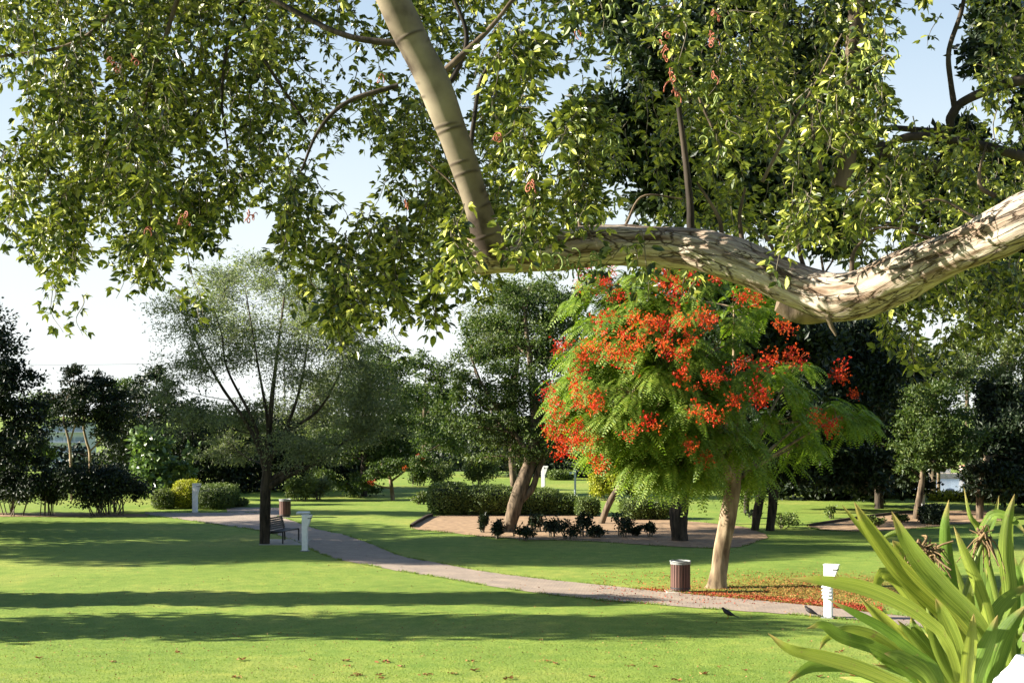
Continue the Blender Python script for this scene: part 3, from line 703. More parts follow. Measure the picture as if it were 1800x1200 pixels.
T("twin_tree", "right of two dark straight trunks right of the flame tree", "tree",
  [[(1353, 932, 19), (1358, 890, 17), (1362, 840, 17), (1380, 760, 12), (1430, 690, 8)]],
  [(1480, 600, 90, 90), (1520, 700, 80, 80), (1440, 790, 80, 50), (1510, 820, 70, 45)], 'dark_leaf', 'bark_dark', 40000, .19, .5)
T("small_tree", "small dark stem between the flame tree and the two straight trunks", "tree",
  [[(1311, 901, 12), (1314, 870, 10), (1325, 830, 8), (1335, 790, 6)]], [(1340, 780, 50, 35), (1310, 810, 40, 22)], 'dark_leaf', 'bark_dark', 4000, .15, .5)
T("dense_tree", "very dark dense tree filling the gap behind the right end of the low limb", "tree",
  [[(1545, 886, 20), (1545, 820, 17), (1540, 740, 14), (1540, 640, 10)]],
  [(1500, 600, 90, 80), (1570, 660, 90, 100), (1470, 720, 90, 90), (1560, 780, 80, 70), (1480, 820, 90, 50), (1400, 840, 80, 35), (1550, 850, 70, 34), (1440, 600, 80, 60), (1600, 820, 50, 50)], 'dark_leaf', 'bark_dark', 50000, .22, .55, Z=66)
T("garden_tree", "round yellow green tree top lit by the sun right of the dark tree", "tree",
  [[(1640, 872, 14), (1640, 780, 12), (1640, 700, 8)]], [(1630, 640, 45, 35), (1660, 670, 50, 40), (1600, 670, 30, 35), (1690, 655, 30, 30)], 'pale_leaf', 'bark_mid', 9000, .2, .5, Z=95)
T("garden_tree", "grey green tree over the gap where the water shows", "tree",
  [[(1608, 912, 13), (1615, 880, 12), (1620, 850, 10), (1625, 800, 8), (1640, 740, 6)]],
  [(1640, 720, 65, 50), (1620, 780, 60, 40), (1680, 770, 55, 45), (1590, 820, 35, 25), (1640, 810, 40, 20)], 'mid_leaf', 'bark_mid', 14000, .16, .5)
T("garden_tree", "tall olive tree at the right edge behind the strap leaved plant", "tree",
  [[(1790, 895, 18), (1788, 820, 15), (1785, 740, 12)]],
  [(1760, 640, 60, 55), (1810, 610, 60, 60), (1740, 720, 60, 50), (1800, 720, 60, 70), (1770, 800, 70, 50), (1730, 840, 40, 35), (1850, 700, 70, 90), (1800, 850, 50, 40)], 'pale_leaf', 'bark_mid', 28000, .17, .5, Z=70)
T("garden_tree", "dark bushy tree in front of the olive tree at the right edge", "tree",
  [[(1722, 888, 16), (1724, 860, 15), (1735, 800, 10)]],
  [(1730, 780, 50, 45), (1780, 780, 60, 50), (1760, 840, 60, 35), (1830, 800, 60, 60), (1745, 850, 50, 30)], 'dark_leaf', 'bark_mid', 30000, .18, .5, Z=60)
T("far_tree", "pale slim tree top in the sky gap under the right end of the limb", "tree",
  [[(1700, 840, 8), (1700, 700, 7), (1700, 620, 5)]], [(1690, 600, 30, 35), (1720, 640, 45, 40), (1745, 600, 25, 30), (1670, 640, 30, 30)], 'pale_leaf', 'bark_mid', 7000, .3, .5, Z=130)
# left side
T("dark_tree", "tall very dark tree at the left edge of the photo", "tree",
  [[(-40, 903, 22), (-38, 850, 20), (-30, 760, 16), (-20, 650, 10)]],
  [(-70, 580, 80, 70), (-10, 640, 60, 60), (30, 690, 55, 50), (-60, 720, 90, 80), (40, 750, 60, 45), (-30, 820, 90, 50), (-8, 560, 22, 30), (50, 800, 50, 45)], 'dark_leaf', 'bark_dark', 34000, .17, .5, Z=62.5, cdep=.5)
T("slender_tree", "left of the two slim pale stemmed trees in front of the far tower", "tree",
  [[(126, 850, 5), (124, 800, 5), (120, 770, 4.5), (112, 735, 3.5), (118, 700, 3)], [(122, 780, 3.5), (132, 745, 3), (138, 715, 2)]],
  [(132, 662, 28, 22), (110, 700, 35, 25), (145, 700, 34, 28), (128, 730, 45, 22)], 'dark_leaf', 'bark_pale', 8000, .16, .5, Z=72)
T("slender_tree", "right of the two slim stemmed trees in front of the far tower", "tree",
  [[(157, 850, 5), (158, 800, 5), (152, 775, 4.5), (147, 745, 4), (158, 712, 3)], [(156, 795, 3.5), (175, 775, 3), (190, 750, 2)]],
  [(185, 690, 35, 25), (200, 720, 35, 35), (170, 668, 24, 14), (190, 760, 32, 25)], 'dark_leaf', 'bark_pale', 9000, .16, .5, Z=73)
T("dark_tree", "dark rounded tree between the slim stems and the airy acacia", "tree",
  [[(260, 880, 14), (258, 820, 12), (250, 750, 9)]],
  [(240, 710, 60, 50), (300, 730, 60, 50), (230, 780, 60, 50), (300, 800, 80, 60), (360, 770, 60, 60), (370, 840, 60, 40), (280, 660, 40, 20), (215, 840, 40, 40)], 'dark_leaf', 'bark_dark', 30000, .18, .5, Z=78)
T("broad_leaved_tree", "shrubby tree with large pale shining leaves behind the yellow clipped bush", "tree",
  [[(282, 896, 8), (280, 860, 6), (278, 820, 5)]],
  [(262, 790, 32, 32), (280, 830, 38, 34), (308, 850, 22, 28), (330, 815, 22, 26), (250, 830, 22, 28)], 'big_leaf', 'bark_dark', 2200, .30, .75, 12, .2, Z=69, upd=.2)
T("dark_tree", "wide dark tree behind the acacia and the bench", "tree",
  [[(430, 880, 14), (428, 820, 12), (430, 760, 9)]],
  [(430, 760, 90, 60), (500, 800, 90, 60), (420, 840, 90, 45), (540, 760, 80, 55), (590, 820, 80, 50), (520, 860, 60, 22), (360, 870, 40, 18)], 'dark_leaf', 'bark_dark', 36000, .2, .5, Z=82)
T("dark_tree", "broad dark tree to the right of the acacia above the small flowering tree", "tree",
  [[(640, 876, 14), (640, 820, 12), (650, 740, 9)]],
  [(640, 680, 80, 60), (700, 730, 70, 60), (620, 780, 90, 50), (700, 790, 60, 35), (670, 640, 60, 40), (590, 850, 50, 28), (640, 850, 40, 24)], 'mid_leaf', 'bark_dark', 32000, .17, .5, Z=76)
T("far_tree", "pale blue green tree rising in the gap left of the leaning park tree", "tree",
  [[(745, 850, 8), (745, 760, 7), (748, 680, 5)]], [(750, 655, 38, 38), (735, 710, 40, 35), (775, 700, 40, 40), (755, 760, 50, 40), (790, 780, 40, 30)], 'mid_leaf', 'bark_mid', 13000, .22, .5, Z=100)
T("small_flowering_tree", "small pale stemmed tree with a few red flowers at the far edge of the lawn", "tree",
  [[(691, 877, 9), (688, 855, 7), (684, 835, 5), (670, 815, 4)], [(688, 845, 4), (715, 825, 3), (735, 808, 2)]],
  [(640, 850, 26, 12), (690, 820, 40, 16), (740, 812, 28, 16), (665, 835, 30, 12)], 'mid_leaf', 'bark_pale', 5000, .14, .5, Z=72.6)
sm = bpy.data.objects["small_flowering_tree"]
for px, py in [(650, 846), (657, 847), (735, 800), (712, 822), (744, 806)]:
    f = bpy.data.objects.new("flower_cluster", fm[0]); COL.objects.link(f); f.parent = sm
    f.location = Vector((P(px, py, 71.6)).tolist()) - sm.location; s_ = random.uniform(.4, .7); f.scale = (s_, s_, s_)
T("far_tree", "bushy dark tree behind the clipped hedge, between the park tree and the flame tree", "tree",
  [[(1000, 850, 12), (1000, 780, 10)]], [(990, 790, 80, 50), (920, 800, 80, 40), (1050, 800, 80, 45), (850, 790, 70, 30), (1100, 830, 60, 30), (1000, 720, 80, 60), (1010, 620, 50, 80), (1010, 540, 30, 50)], 'dark_leaf', 'bark_dark', 26000, .24, .5, Z=101)
T("far_tree", "dark tree row behind the lawn right of the yellow bush", "tree",
  [[(1240, 856, 10), (1240, 800, 9)]], [(1200, 820, 80, 40), (1280, 800, 80, 55), (1370, 810, 80, 50), (1440, 830, 60, 35), (1330, 840, 60, 25), (1200, 770, 80, 40)], 'dark_leaf', 'bark_dark', 22000, .24, .5, Z=84)
T("far_tree", "tall hazy tree far behind the slim stems on the left", "tree",
  [[(215, 820, 8), (215, 740, 7)]], [(215, 680, 40, 20), (70, 720, 50, 35), (60, 790, 35, 35), (200, 820, 30, 30)], 'mid_leaf', 'bark_dark', 9000, .25, .5, Z=110)
T("dark_tree", "dark low branched tree left of the dense tree, behind the two straight trunks", "tree",
  [[(1420, 880, 16), (1420, 830, 14), (1420, 760, 10)]],
  [(1400, 760, 80, 60), (1450, 820, 80, 50), (1380, 840, 70, 36), (1470, 860, 60, 22)], 'dark_leaf', 'bark_dark', 30000, .24, .55, Z=73)
T("dark_tree", "dark low branched tree just left of the gap with the water", "tree",
  [[(1560, 880, 16), (1560, 830, 14), (1560, 760, 10)]],
  [(1530, 760, 70, 70), (1590, 760, 50, 70), (1560, 840, 70, 40), (1500, 850, 60, 28)], 'dark_leaf', 'bark_dark', 30000, .24, .55, Z=74)
T("dark_tree", "dark broad tree at the right edge above the lily clump", "tree",
  [[(1840, 905, 20), (1838, 850, 17), (1830, 760, 12)]],
  [(1800, 760, 60, 80), (1760, 720, 50, 70), (1790, 850, 70, 45), (1850, 840, 70, 60), (1720, 850, 35, 30)], 'dark_leaf', 'bark_dark', 34000, .2, .55, Z=64)
# far-off wood behind everything, closes the gaps at the bottom
la = Acc()
for k in range(130):
    x = -95 + k * 1.6 + random.uniform(-1, 1); y = 128 + random.uniform(-4, 10)
    if 38 < x < 48 or -38 < x < -35.5: continue
    h = random.uniform(3.5, 7.5) if x > -30 else random.uniform(2, 5); zz = -2.0
    n = 520; c = np.array((x, y, zz + h * .35)); cc, d = crown_points(c, np.array((2.6, 2, h * .75)), n, 2.5)
    leaves(la, cc, RNG.normal(size=(n, 3)), RNG.normal(size=(n, 3)) + np.array((0, 0, .6)), .6, .4)
tag(la.build("distant_wood", M['dark_leaf']), "dense low dark wood along the far edge of the park", "wood", kind="stuff")
la = Acc()
for k in range(30):
    x = 30 + k * 1.5; n = 700; c = np.array((x, 96 + random.uniform(-2, 2), gz(x, 96) + .6))
    if 33.5 < x < 31: continue
    cc, d = crown_points(c, np.array((1.4, 1, 1.0)), n, 2.5); leaves(la, cc, RNG.normal(size=(n, 3)), RNG.normal(size=(n, 3)) + np.array((0, 0, .6)), .2, .12)

T("canopy_shade_tree", "added tree of near-black leaves standing for shaded canopy behind the near limb, its trunk beyond the right edge", "tree",  # added tree, its near-black leaves stand for canopy in shade
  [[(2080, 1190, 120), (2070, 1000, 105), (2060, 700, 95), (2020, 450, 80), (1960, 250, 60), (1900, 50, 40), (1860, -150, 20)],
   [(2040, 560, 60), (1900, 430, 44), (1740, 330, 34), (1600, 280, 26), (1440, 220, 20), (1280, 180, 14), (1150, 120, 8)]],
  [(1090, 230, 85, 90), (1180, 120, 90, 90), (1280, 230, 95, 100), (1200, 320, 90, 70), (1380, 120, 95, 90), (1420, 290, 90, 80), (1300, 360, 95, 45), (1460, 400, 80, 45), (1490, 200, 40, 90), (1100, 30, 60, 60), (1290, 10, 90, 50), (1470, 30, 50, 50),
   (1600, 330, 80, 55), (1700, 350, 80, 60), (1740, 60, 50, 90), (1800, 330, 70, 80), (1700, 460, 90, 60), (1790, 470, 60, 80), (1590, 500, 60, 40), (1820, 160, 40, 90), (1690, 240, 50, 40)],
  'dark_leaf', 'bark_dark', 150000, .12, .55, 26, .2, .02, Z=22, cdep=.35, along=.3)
# trees out of frame on the left whose long shadows lie across the lawn
def offtree(x, y, h, w, label, trunk=.25, zc=None):
    root = empty("out_of_frame_tree", (x, y, gz(x, y)), label, "tree"); z0 = gz(x, y)
    a = Acc(); tube(a, smooth_path([(x, y, z0 - .1), (x + .1, y, z0 + h * .4), (x, y + .1, z0 + h * .9)], [trunk, trunk * .8, trunk * .3], 14)[0], np.linspace(trunk, trunk * .3, 14), 9, rough=.1)
    l = Acc(); zc = zc if zc is not None else (1.2 if h < 8 else 2.0)
    for k in range(9):
        c = np.array((x + random.uniform(-.3, .3), y + random.uniform(-.25, .25) * w, z0 + zc + (h - zc) * (k + .5) / 9)); n = 800 if h < 11 else 2000
        cc, d = crown_points(c, np.array((w * .8, w * .55, (h - zc) / 9 * .9)), n, 2.5)
        leaves(l, cc, RNG.normal(size=(n, 3)), RNG.normal(size=(n, 3)), .29, .18)
    a.build("trunk", M['bark_dark'], root, smooth=True); l.build("crown", M['dark_leaf'], root)
offtree(-17.5, 33.9, 7.4, 2.2, "slim upright tree outside the left edge, its shadow the upper of two long bands")
offtree(-18.5, 29.5, 9.0, 3.2, "larger upright tree outside the left edge, its shadow the lower of two long bands")

offtree(-25.0, 55.5, 6.8, 4.4, "spreading tree outside the left edge shading the grass below the left shrubs")
offtree(-23.0, 51.5, 6.9, 4.0, "leafy tree outside the left edge, nearer than the spreading one", zc=1.6)
offtree(-25.5, 47.0, 12.6, 5.4, "tall high crowned tree outside the left edge level with the bench", .3, 4.3)
offtree(-31, 44.2, 14.5, 5.0, "second tall high crowned tree outside the left edge, further out", .3, 6.5)
# ------------------------------------------------------------------ hedges and shrubs
def hedge(name, label, boxes, leaf, n, ls, cat="hedge", Z=None, top=None, group=None):
    """boxes: (px0,px1,py_top,py_base,depth_m)"""
    b0 = boxes[0]; z_ = Z or G((b0[0] + b0[1]) / 2, b0[3])[1]
    cxx = ((b0[0] + b0[1]) / 2 - 900) / F * z_
    root = empty(name, (cxx, z_, gz(cxx, z_)), label, cat, group)
    la = Acc(); ta = Acc(); tot = sum((b[1] - b[0]) * (b[3] - b[2]) for b in boxes)
    for (x0, x1, y0, y1, dep) in boxes:
        X0 = (x0 - 900) / F * z_; X1 = (x1 - 900) / F * z_; h = (y1 - y0) / F * z_; g = gz((X0 + X1) / 2, z_)
        k = int(n * (x1 - x0) * (y1 - y0) / tot)
        d = unit(RNG.normal(size=(k, 3))); d /= (np.abs(d) ** 4).sum(1, keepdims=True) ** .25      # rounded box
        rr = 1 - .22 * RNG.random(k) ** 2
        lump = np.array([1 + .07 * noise.noise(Vector((q[0] * 2.5 + x0, q[1] * 2, q[2] * 2))) for q in d])
        c = d * (rr * lump)[:, None] * np.array(((X1 - X0) / 2, dep / 2, h / 2)) + np.array(((X0 + X1) / 2, z_ + dep / 2, g + h / 2 + .03))
        c += RNG.normal(size=(k, 3)) * .03
        leaves(la, c, RNG.normal(size=(k, 3)) + d * .5, d + RNG.normal(size=(k, 3)) * .6, ls * (.7 + .6 * RNG.random(k)), ls * .6)
        # solid dark green core, keeps the hedge opaque
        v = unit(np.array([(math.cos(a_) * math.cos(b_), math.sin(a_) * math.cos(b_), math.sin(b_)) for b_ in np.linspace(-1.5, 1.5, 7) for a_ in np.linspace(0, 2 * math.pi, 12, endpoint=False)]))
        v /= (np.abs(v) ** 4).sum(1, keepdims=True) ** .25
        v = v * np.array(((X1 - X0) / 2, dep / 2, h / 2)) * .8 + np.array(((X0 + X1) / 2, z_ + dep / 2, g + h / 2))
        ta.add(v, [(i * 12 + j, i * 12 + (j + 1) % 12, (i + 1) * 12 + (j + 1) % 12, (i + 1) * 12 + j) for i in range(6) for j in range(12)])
    ta.build("hedge_core", M['dark_core'], root); la.build("foliage", M[leaf], root)
    return root
M['dark_core'] = plain("dark_green_core", (.012, .018, .008), .95, .4, 12, .5)

hedge("clipped_hedge", "long rounded clipped hedge at the back left of the middle planting bed", [(750, 822, 852, 906, 2.4), (808, 905, 853, 903, 2.2)], 'hedge_leaf', 15000, .085)
hedge("clipped_hedge", "dark clipped hedge behind the leaning park tree trunk", [(900, 985, 862, 906, 2.0), (965, 1020, 874, 908, 1.8)], 'hedge_leaf', 11000, .085)
hedge("clipped_shrub", "small round clipped shrub left of the thin leaning trunk", [(1013, 1054, 878, 908, 1.2)], 'hedge_leaf', 3500, .085, "shrub")
hedge("clipped_shrub", "wide low clipped shrub left of the broad dark trunk", [(1094, 1150, 880, 914, 1.6), (1140, 1182, 884, 915, 1.4)], 'hedge_leaf', 7000, .085, "shrub")
hedge("clipped_hedge", "dark clipped hedge block behind the left white bollard", [(335, 404, 858, 899, 3.0)], 'hedge_leaf', 9000, .08, Z=65)
hedge("clipped_bush", "bright yellow green clipped bush left of the white bollard", [(299, 347, 853, 900, 1.8)], 'yellow_leaf', 6500, .085, "bush", Z=66)
hedge("clipped_bush", "small yellow green bush at the foot of the broad leaved tree", [(264, 303, 869, 901, 1.2)], 'pale_leaf', 3800, .085, "bush", Z=65.8)
hedge("low_bush", "low bright green bush at the bend of the path behind the hedge", [(402, 432, 879, 891, .8)], 'pale_leaf', 1400, .08, "bush", Z=67)
hedge("ground_hedge", "low sunlit hedge at the top of the bank in front of the water", [(1640, 1700, 876, 890, 1.2), (1700, 1790, 874, 890, 1.2)], 'yellow_leaf', 4500, .12, Z=71)
hedge("dark_shrub", "dark glossy shrub at the right end of the right hand bed", [(1630, 1668, 893, 923, 1.4)], 'dark_leaf', 2600, .12, "shrub")
hedge("low_hedge", "dark low hedge on the far lawn beside the pale lamp pole", [(965, 1008, 830, 845, 1.5)], 'hedge_leaf', 2000, .14, Z=93)

def bush(name, label, px, py, w, h, leaf, n, ls, Z=None, cat="bush", bare=0, stems=7, group=None, lw=.5):
    z_ = Z or G(px, py)[1]; x = (px - 900) / F * z_; g = gz(x, z_)
    root = empty(name, (x, z_, g), label, cat, group); ta = Acc(); la = Acc()
    W = w * z_ / F / 2; H = h * z_ / F
    per = n // stems
    for k in range(stems):
        a_ = random.uniform(0, 6.28); rx = random.uniform(.1, .8) * W
        p0 = np.array((x + math.cos(a_) * W * .45 * random.random(), z_ + math.sin(a_) * W * .3, g - .05))
        p2 = np.array((x + math.cos(a_) * rx, z_ + math.sin(a_) * rx * .7, g + H * random.uniform(.55, .92)))
        mid = (p0 + p2) / 2 + RNG.normal(size=3) * .05
        tube(ta, bez(p0, mid, p2, 7), np.linspace(.028, .008, 7), 5, cap=False)
        nc = 9
        cl, d = crown_points(p2 - np.array((0, 0, H * .15)), np.array((W * .42, W * .35, H * (.32 - .1 * bare))), nc, 2)
        for q in cl: tube(ta, [p2 * .6 + p0 * .4, q], [.01, .004], 3, cap=False)
        ci = RNG.integers(0, nc, per); c = cl[ci] + RNG.normal(size=(per, 3)) * np.array((W * .13, W * .13, H * .07))
        c[:, 2] = np.maximum(c[:, 2], g + .02 + bare * H * .25)
        leaves(la, c, RNG.normal(size=(per, 3)), RNG.normal(size=(per, 3)) + np.array((0, 0, .6)), ls * (.6 + .8 * RNG.random(per)), ls * lw)
    ta.build("stems", M['twig'], root, smooth=True); la.build("foliage", M[leaf], root); return root

bush("wild_shrub", "big dark round shrub with brown twiggy top on the left lawn edge", 185, 906, 165, 95, 'dark_leaf', 15000, .13, stems=16, bare=.7, lw=.6)
bush("dry_shrub", "brown twiggy growth showing over the big dark shrub", 195, 902, 125, 96, 'dry_leaf', 2600, .10, stems=16, bare=2, Z=64)
bush("wild_shrub", "dark open shrub on bare thin stems at the left edge", 20, 906, 125, 90, 'dark_leaf', 9000, .14, stems=11, bare=1)
bush("wild_shrub", "dark shrub with pale glints, second from the left edge", 85, 906, 90, 85, 'dark_leaf', 6500, .14, stems=8, bare=1)
bush("green_bush", "bright green bush behind the long clipped hedge", 845, 862, 75, 58, 'pale_leaf', 5000, .16, Z=82, stems=8)
bush("green_bush", "olive bush on the bank left of the bright green bush", 775, 862, 60, 50, 'pale_leaf', 3500, .16, Z=84, stems=7)
bush("green_bush", "dull olive shrub on the bank above the small flowering tree", 735, 864, 50, 40, 'mid_leaf', 3000, .16, Z=86, stems=7)
bush("yellow_bush", "bright yellow bush left of the thin leaning trunk", 1068, 874, 66, 50, 'yellow_leaf', 6000, .14, Z=72, stems=9)
bush("yellow_bush", "smaller yellow bush right of the thin leaning trunk", 1112, 872, 40, 26, 'yellow_leaf', 2600, .14, Z=75, stems=6)
bush("green_bush", "pale bush behind the far litter bin", 525, 880, 60, 44, 'pale_leaf', 3000, .16, Z=72, stems=7)
bush("green_bush", "grey green bush right of the acacia behind the lawn", 560, 880, 60, 40, 'grey_leaf', 2600, .16, Z=73, stems=7)
bush("green_bush", "pale leafy shrub at the left end of the long clipped hedge", 742, 876, 36, 22, 'pale_leaf', 1500, .12, Z=69, stems=6)
roses = [(851, 938, 22, 30, "low round shrub at the left of the bed row"), (872, 944, 26, 26, "small shrub at the foot of the leaning trunk, left side"), (922, 947, 30, 44, "tallest leafy shrub right of the leaning trunk"),
         (948, 940, 24, 26, "small shrub behind the tallest bed shrub"), (975, 942, 26, 34, "dark shrub left of the pair in the bed middle"), (996, 948, 28, 40, "upright dark shrub in the middle of the bed"),
         (1024, 946, 24, 34, "dark shrub just left of the thin leaning trunk"), (1046, 948, 24, 36, "shrub in front of the thin leaning trunk"), (1090, 946, 30, 34, "sprawling shrub right of the thin leaning trunk"),
         (1112, 938, 22, 24, "little shrub right of the sprawling one"), (1145, 945, 26, 32, "last small shrub before the broad dark trunk"), (1376, 926, 36, 36, "bushy pale shrub beside the two straight trunks"),
         (1322, 914, 22, 22, "little shrub left of the two straight trunks"), (1465, 916, 26, 22, "small shrub behind the right hand bed edging"), (1540, 926, 28, 24, "small dark shrub in the right hand bed"),
         (1585, 918, 22, 16, "low tuft of leaves left of the slim leaning tree in the right bed"), (1622, 920, 28, 20, "low leafy plant right of the slim tree in the right bed")]
for (px, py, w, h, lb) in roses:
    bush("bed_shrub", lb, px + random.uniform(-6, 6), py + random.uniform(-6, 4), w * random.uniform(1.0, 1.9), h * random.uniform(.6, 1.4), 'dark_leaf' if px < 1350 else 'hedge_leaf', 560, .125, cat="shrub", stems=6, bare=.7, group="small shrubs in the planting beds")

# ------------------------------------------------------------------ street furniture
def dup_tree(root, loc, rz, label, scale=1):
    r = root.copy(); COL.objects.link(r); r.location = Vector([float(v) for v in loc]); r.rotation_euler = (0, 0, rz); r.scale = (scale,) * 3; r['label'] = label
    for c in root.children:
        d = c.copy(); COL.objects.link(d); d.parent = r
        for g_ in c.children:
            h_ = g_.copy(); COL.objects.link(h_); h_.parent = d
    return r

def bevel(o, w=.006, seg=2):
    md = o.modifiers.new("bevel", 'BEVEL'); md.width = w; md.segments = seg; md.limit_method = 'ANGLE'

# white bollard light: post, flared head, louvred hood
BH = 1.15
bl = empty("path_light", (0, 0, 0), "", "bollard light", "white bollard lights along the path")
a = Acc(); a.box((0, 0, BH / 2 - .025), (.17, .17, BH + .05)); post = a.build("post", M['white'], bl); bevel(post)
a = Acc()
a.add([(.084, -.083, BH - .42), (.084, .083, BH - .42), (.084, -.083, BH - .001), (.084, .083, BH - .001), (.235, -.083, BH - .001), (.235, .083, BH - .001)],
      [(0, 2, 4, 4), (1, 5, 3, 3), (2, 3, 5, 4), (0, 4, 5, 1), (0, 1, 3, 2)])
a.v[-1] = a.v[-1]; flare = a.build("flared_head", M['white'], bl)
a = Acc(); a.box((.07, 0, BH + .012), (.34, .18, .02)); cap_ = a.build("cap", M['white'], bl); bevel(cap_, .004)
a = Acc(); a.box((0, 0, .012), (.27, .27, .03)); bp_ = a.build("base_plate", M['bin_metal'], bl); bevel(bp_, .004)
a = Acc(); a.box((.16, 0, BH - .09), (.10, .171, .03)); a.build("lamp_slot", M['dark_metal'], bl)
def louvre(parent):
    a = Acc(); t_ = Matrix.Rotation(math.radians(14), 3, 'X')
    hood = Acc()
    for x in (-.10, .10): hood.box((x, -.15, BH - .56), (.018, .12, .26), Matrix.Rotation(math.radians(-14), 3, 'X'))
    for x in (-.034, .034): hood.box((x, -.15, BH - .56), (.012, .10, .24), Matrix.Rotation(math.radians(-14), 3, 'X'))
    h = hood.build("louvre_hood", M['white'], parent)
    for k in range(4):
        s = Acc(); s.box((0, -.19 + k * .021, BH - .45 - k * .078), (.21, .12, .014), Matrix.Rotation(math.radians(14), 3, 'X')); s.build("slat", M['white'], h)
    return h
bl.location = Vector(G(1456, 1085).tolist()); bl.rotation_euler = (0, 0, math.radians(-24))
bl['label'] = "white bollard light with louvred hood standing nearest, right of the flame tree"
for (px, py, lb, rz, sc_) in [(536, 968, "white bollard light in the shade right of the park bench", -.1, 1.0), (343, 901, "white bollard light against the clipped hedge on the left", -.35, 1.12),
                         (955, 862, "small far white bollard light behind the leaning park tree", -.2, 1.2), (1622, 896, "thin grey bollard light behind the right hand bed", .2, .9)]:
    g_ = G(px, py); dup_tree(bl, g_, rz, lb, sc_)
louvre(bl)

a = Acc(); g_ = G(1011, 872); e = empty("lamp_pole", g_, "thin pale pole standing on the far lawn behind the hedge", "pole")
a.v = []; a = Acc(); tube(a, [g_, g_ + np.array((0, 0, 48 / F * g_[1]))], .055, 10); a.build("pole", M['pole'], e, smooth=True)
a = Acc(); a.box(g_ + np.array((-.14, 0, 41 / F * g_[1])), (.34, .12, .10)); a.build("sign_box", M['pole'], e)
# white bowl lamp by the water
g_ = P(1670, 878, 72); g_[2] = gz(g_[0], 72); e = empty("bowl_lamp", g_, "small white bowl topped lamp in front of the water", "lamp")
a = Acc(); tube(a, [g_, P(1670, 866, 72)], .03, 8); a.build("post", M['white'], e)
a = Acc(); tube(a, [P(1670, 868, 72), P(1670, 865, 72), P(1670, 861, 72), P(1670, 859, 72)], [.05, .14, .22, .20], 16); a.build("lamp_bowl", M['white'], e, smooth=True)
# palm by the water
g_ = P(1650, 878, 80); g_[2] = gz(g_[0], 80); e = empty("palm_tree", g_, "short palm with a ringed orange brown trunk in front of the water", "palm")
a = Acc(); hh = P(1650, 822, 80)[2]
zs = np.linspace(g_[2], hh, 60); tube(a, [(g_[0], 80, z) for z in zs], .09 + .015 * (np.arange(60) % 3 == 0), 10); a.build("trunk", M['bark_pale'], e, smooth=True)
la = Acc(); C_, D_, L_ = [], [], []
for k in range(16):
    az = k * 2.4; o_ = np.array((math.cos(az), math.sin(az), 0)); sd_ = np.cross(o_, (0, 0, 1))
    for s in range(16):
        t_ = s / 16; p = np.array((g_[0], 80, hh)) + o_ * t_ * 1.6 + np.array((0, 0, .7 * t_ - 1.3 * t_ * t_))
        for sg in (-1, 1): C_.append(p); D_.append(sd_ * sg + o_ * .5 + np.array((0, 0, -.3))); L_.append(.4)
leaves(la, np.array(C_), np.array(D_), np.array([(0, 0, 1.)] * len(C_)), .4, .05); la.build("crown", M['mid_leaf'], e)

# litter bins
def make_bin(label):
    R = .235; H = .74
    e = empty("litter_bin", (0, 0, 0), label, "litter bin", "round slatted litter bins beside the path")
    a = Acc(); tube(a, [(0, 0, .05), (0, 0, H)], R - .03, 28); a.build("liner", M['dark_metal'], e, smooth=False)
    s = Acc(); s.box((0, 0, 0), (.052, .022, H - .1)); sm_ = s.mesh("slat", M['bin_wood'])
    for k in range(20):
        t_ = k / 20 * 2 * math.pi
        o = bpy.data.objects.new("slat", sm_); COL.objects.link(o); o.parent = e; o.location = (math.cos(t_) * R, math.sin(t_) * R, H / 2 + .02); o.rotation_euler = (0, 0, t_ + math.pi / 2)
    def ring(z, r0, r1, h):
        a = Acc(); n = 32; c = [(math.cos(i / n * 6.28318), math.sin(i / n * 6.28318)) for i in range(n)]
        V = [(x * r, y * r, zz) for (r, zz) in ((r0, z), (r1, z), (r1, z + h), (r0, z + h)) for x, y in c]
        a.add(V, [(k_ * n + i, k_ * n + (i + 1) % n, ((k_ + 1) % 4) * n + (i + 1) % n, ((k_ + 1) % 4) * n + i) for k_ in range(4) for i in range(n)]); return a
    ring(H - .035, .12, R + .022, .05).build("rim", M['bin_metal'], e)
    ring(.10, R + .012, R + .02, .03).build("hoop", M['dark_metal'], e)
    a = Acc()
    th = np.linspace(0, 2 * math.pi, 24); b_ = RNG.random(24) * .03
    tube(a, [(math.cos(t_) * (R + .012), math.sin(t_) * (R + .012), H + .012 + bb) for t_, bb in zip(th, b_)], .022, 6, cap=False); a.build("bag_edge", M['bin_metal'], e, smooth=True)
    a = Acc(); a.box((-.06, -.02, -.005), (.62, .56, .07)); o = a.build("base_slab", M['concrete'], e); bevel(o, .01)
    return e
bn = make_bin("round brown slatted litter bin beside the flame tree trunk"); g_ = G(1196, 1040); bn.location = Vector(g_.tolist())
g_ = G(501, 908.5); b2 = dup_tree(bn, g_, .3, "far round brown slatted litter bin at the bend of the path", .98)

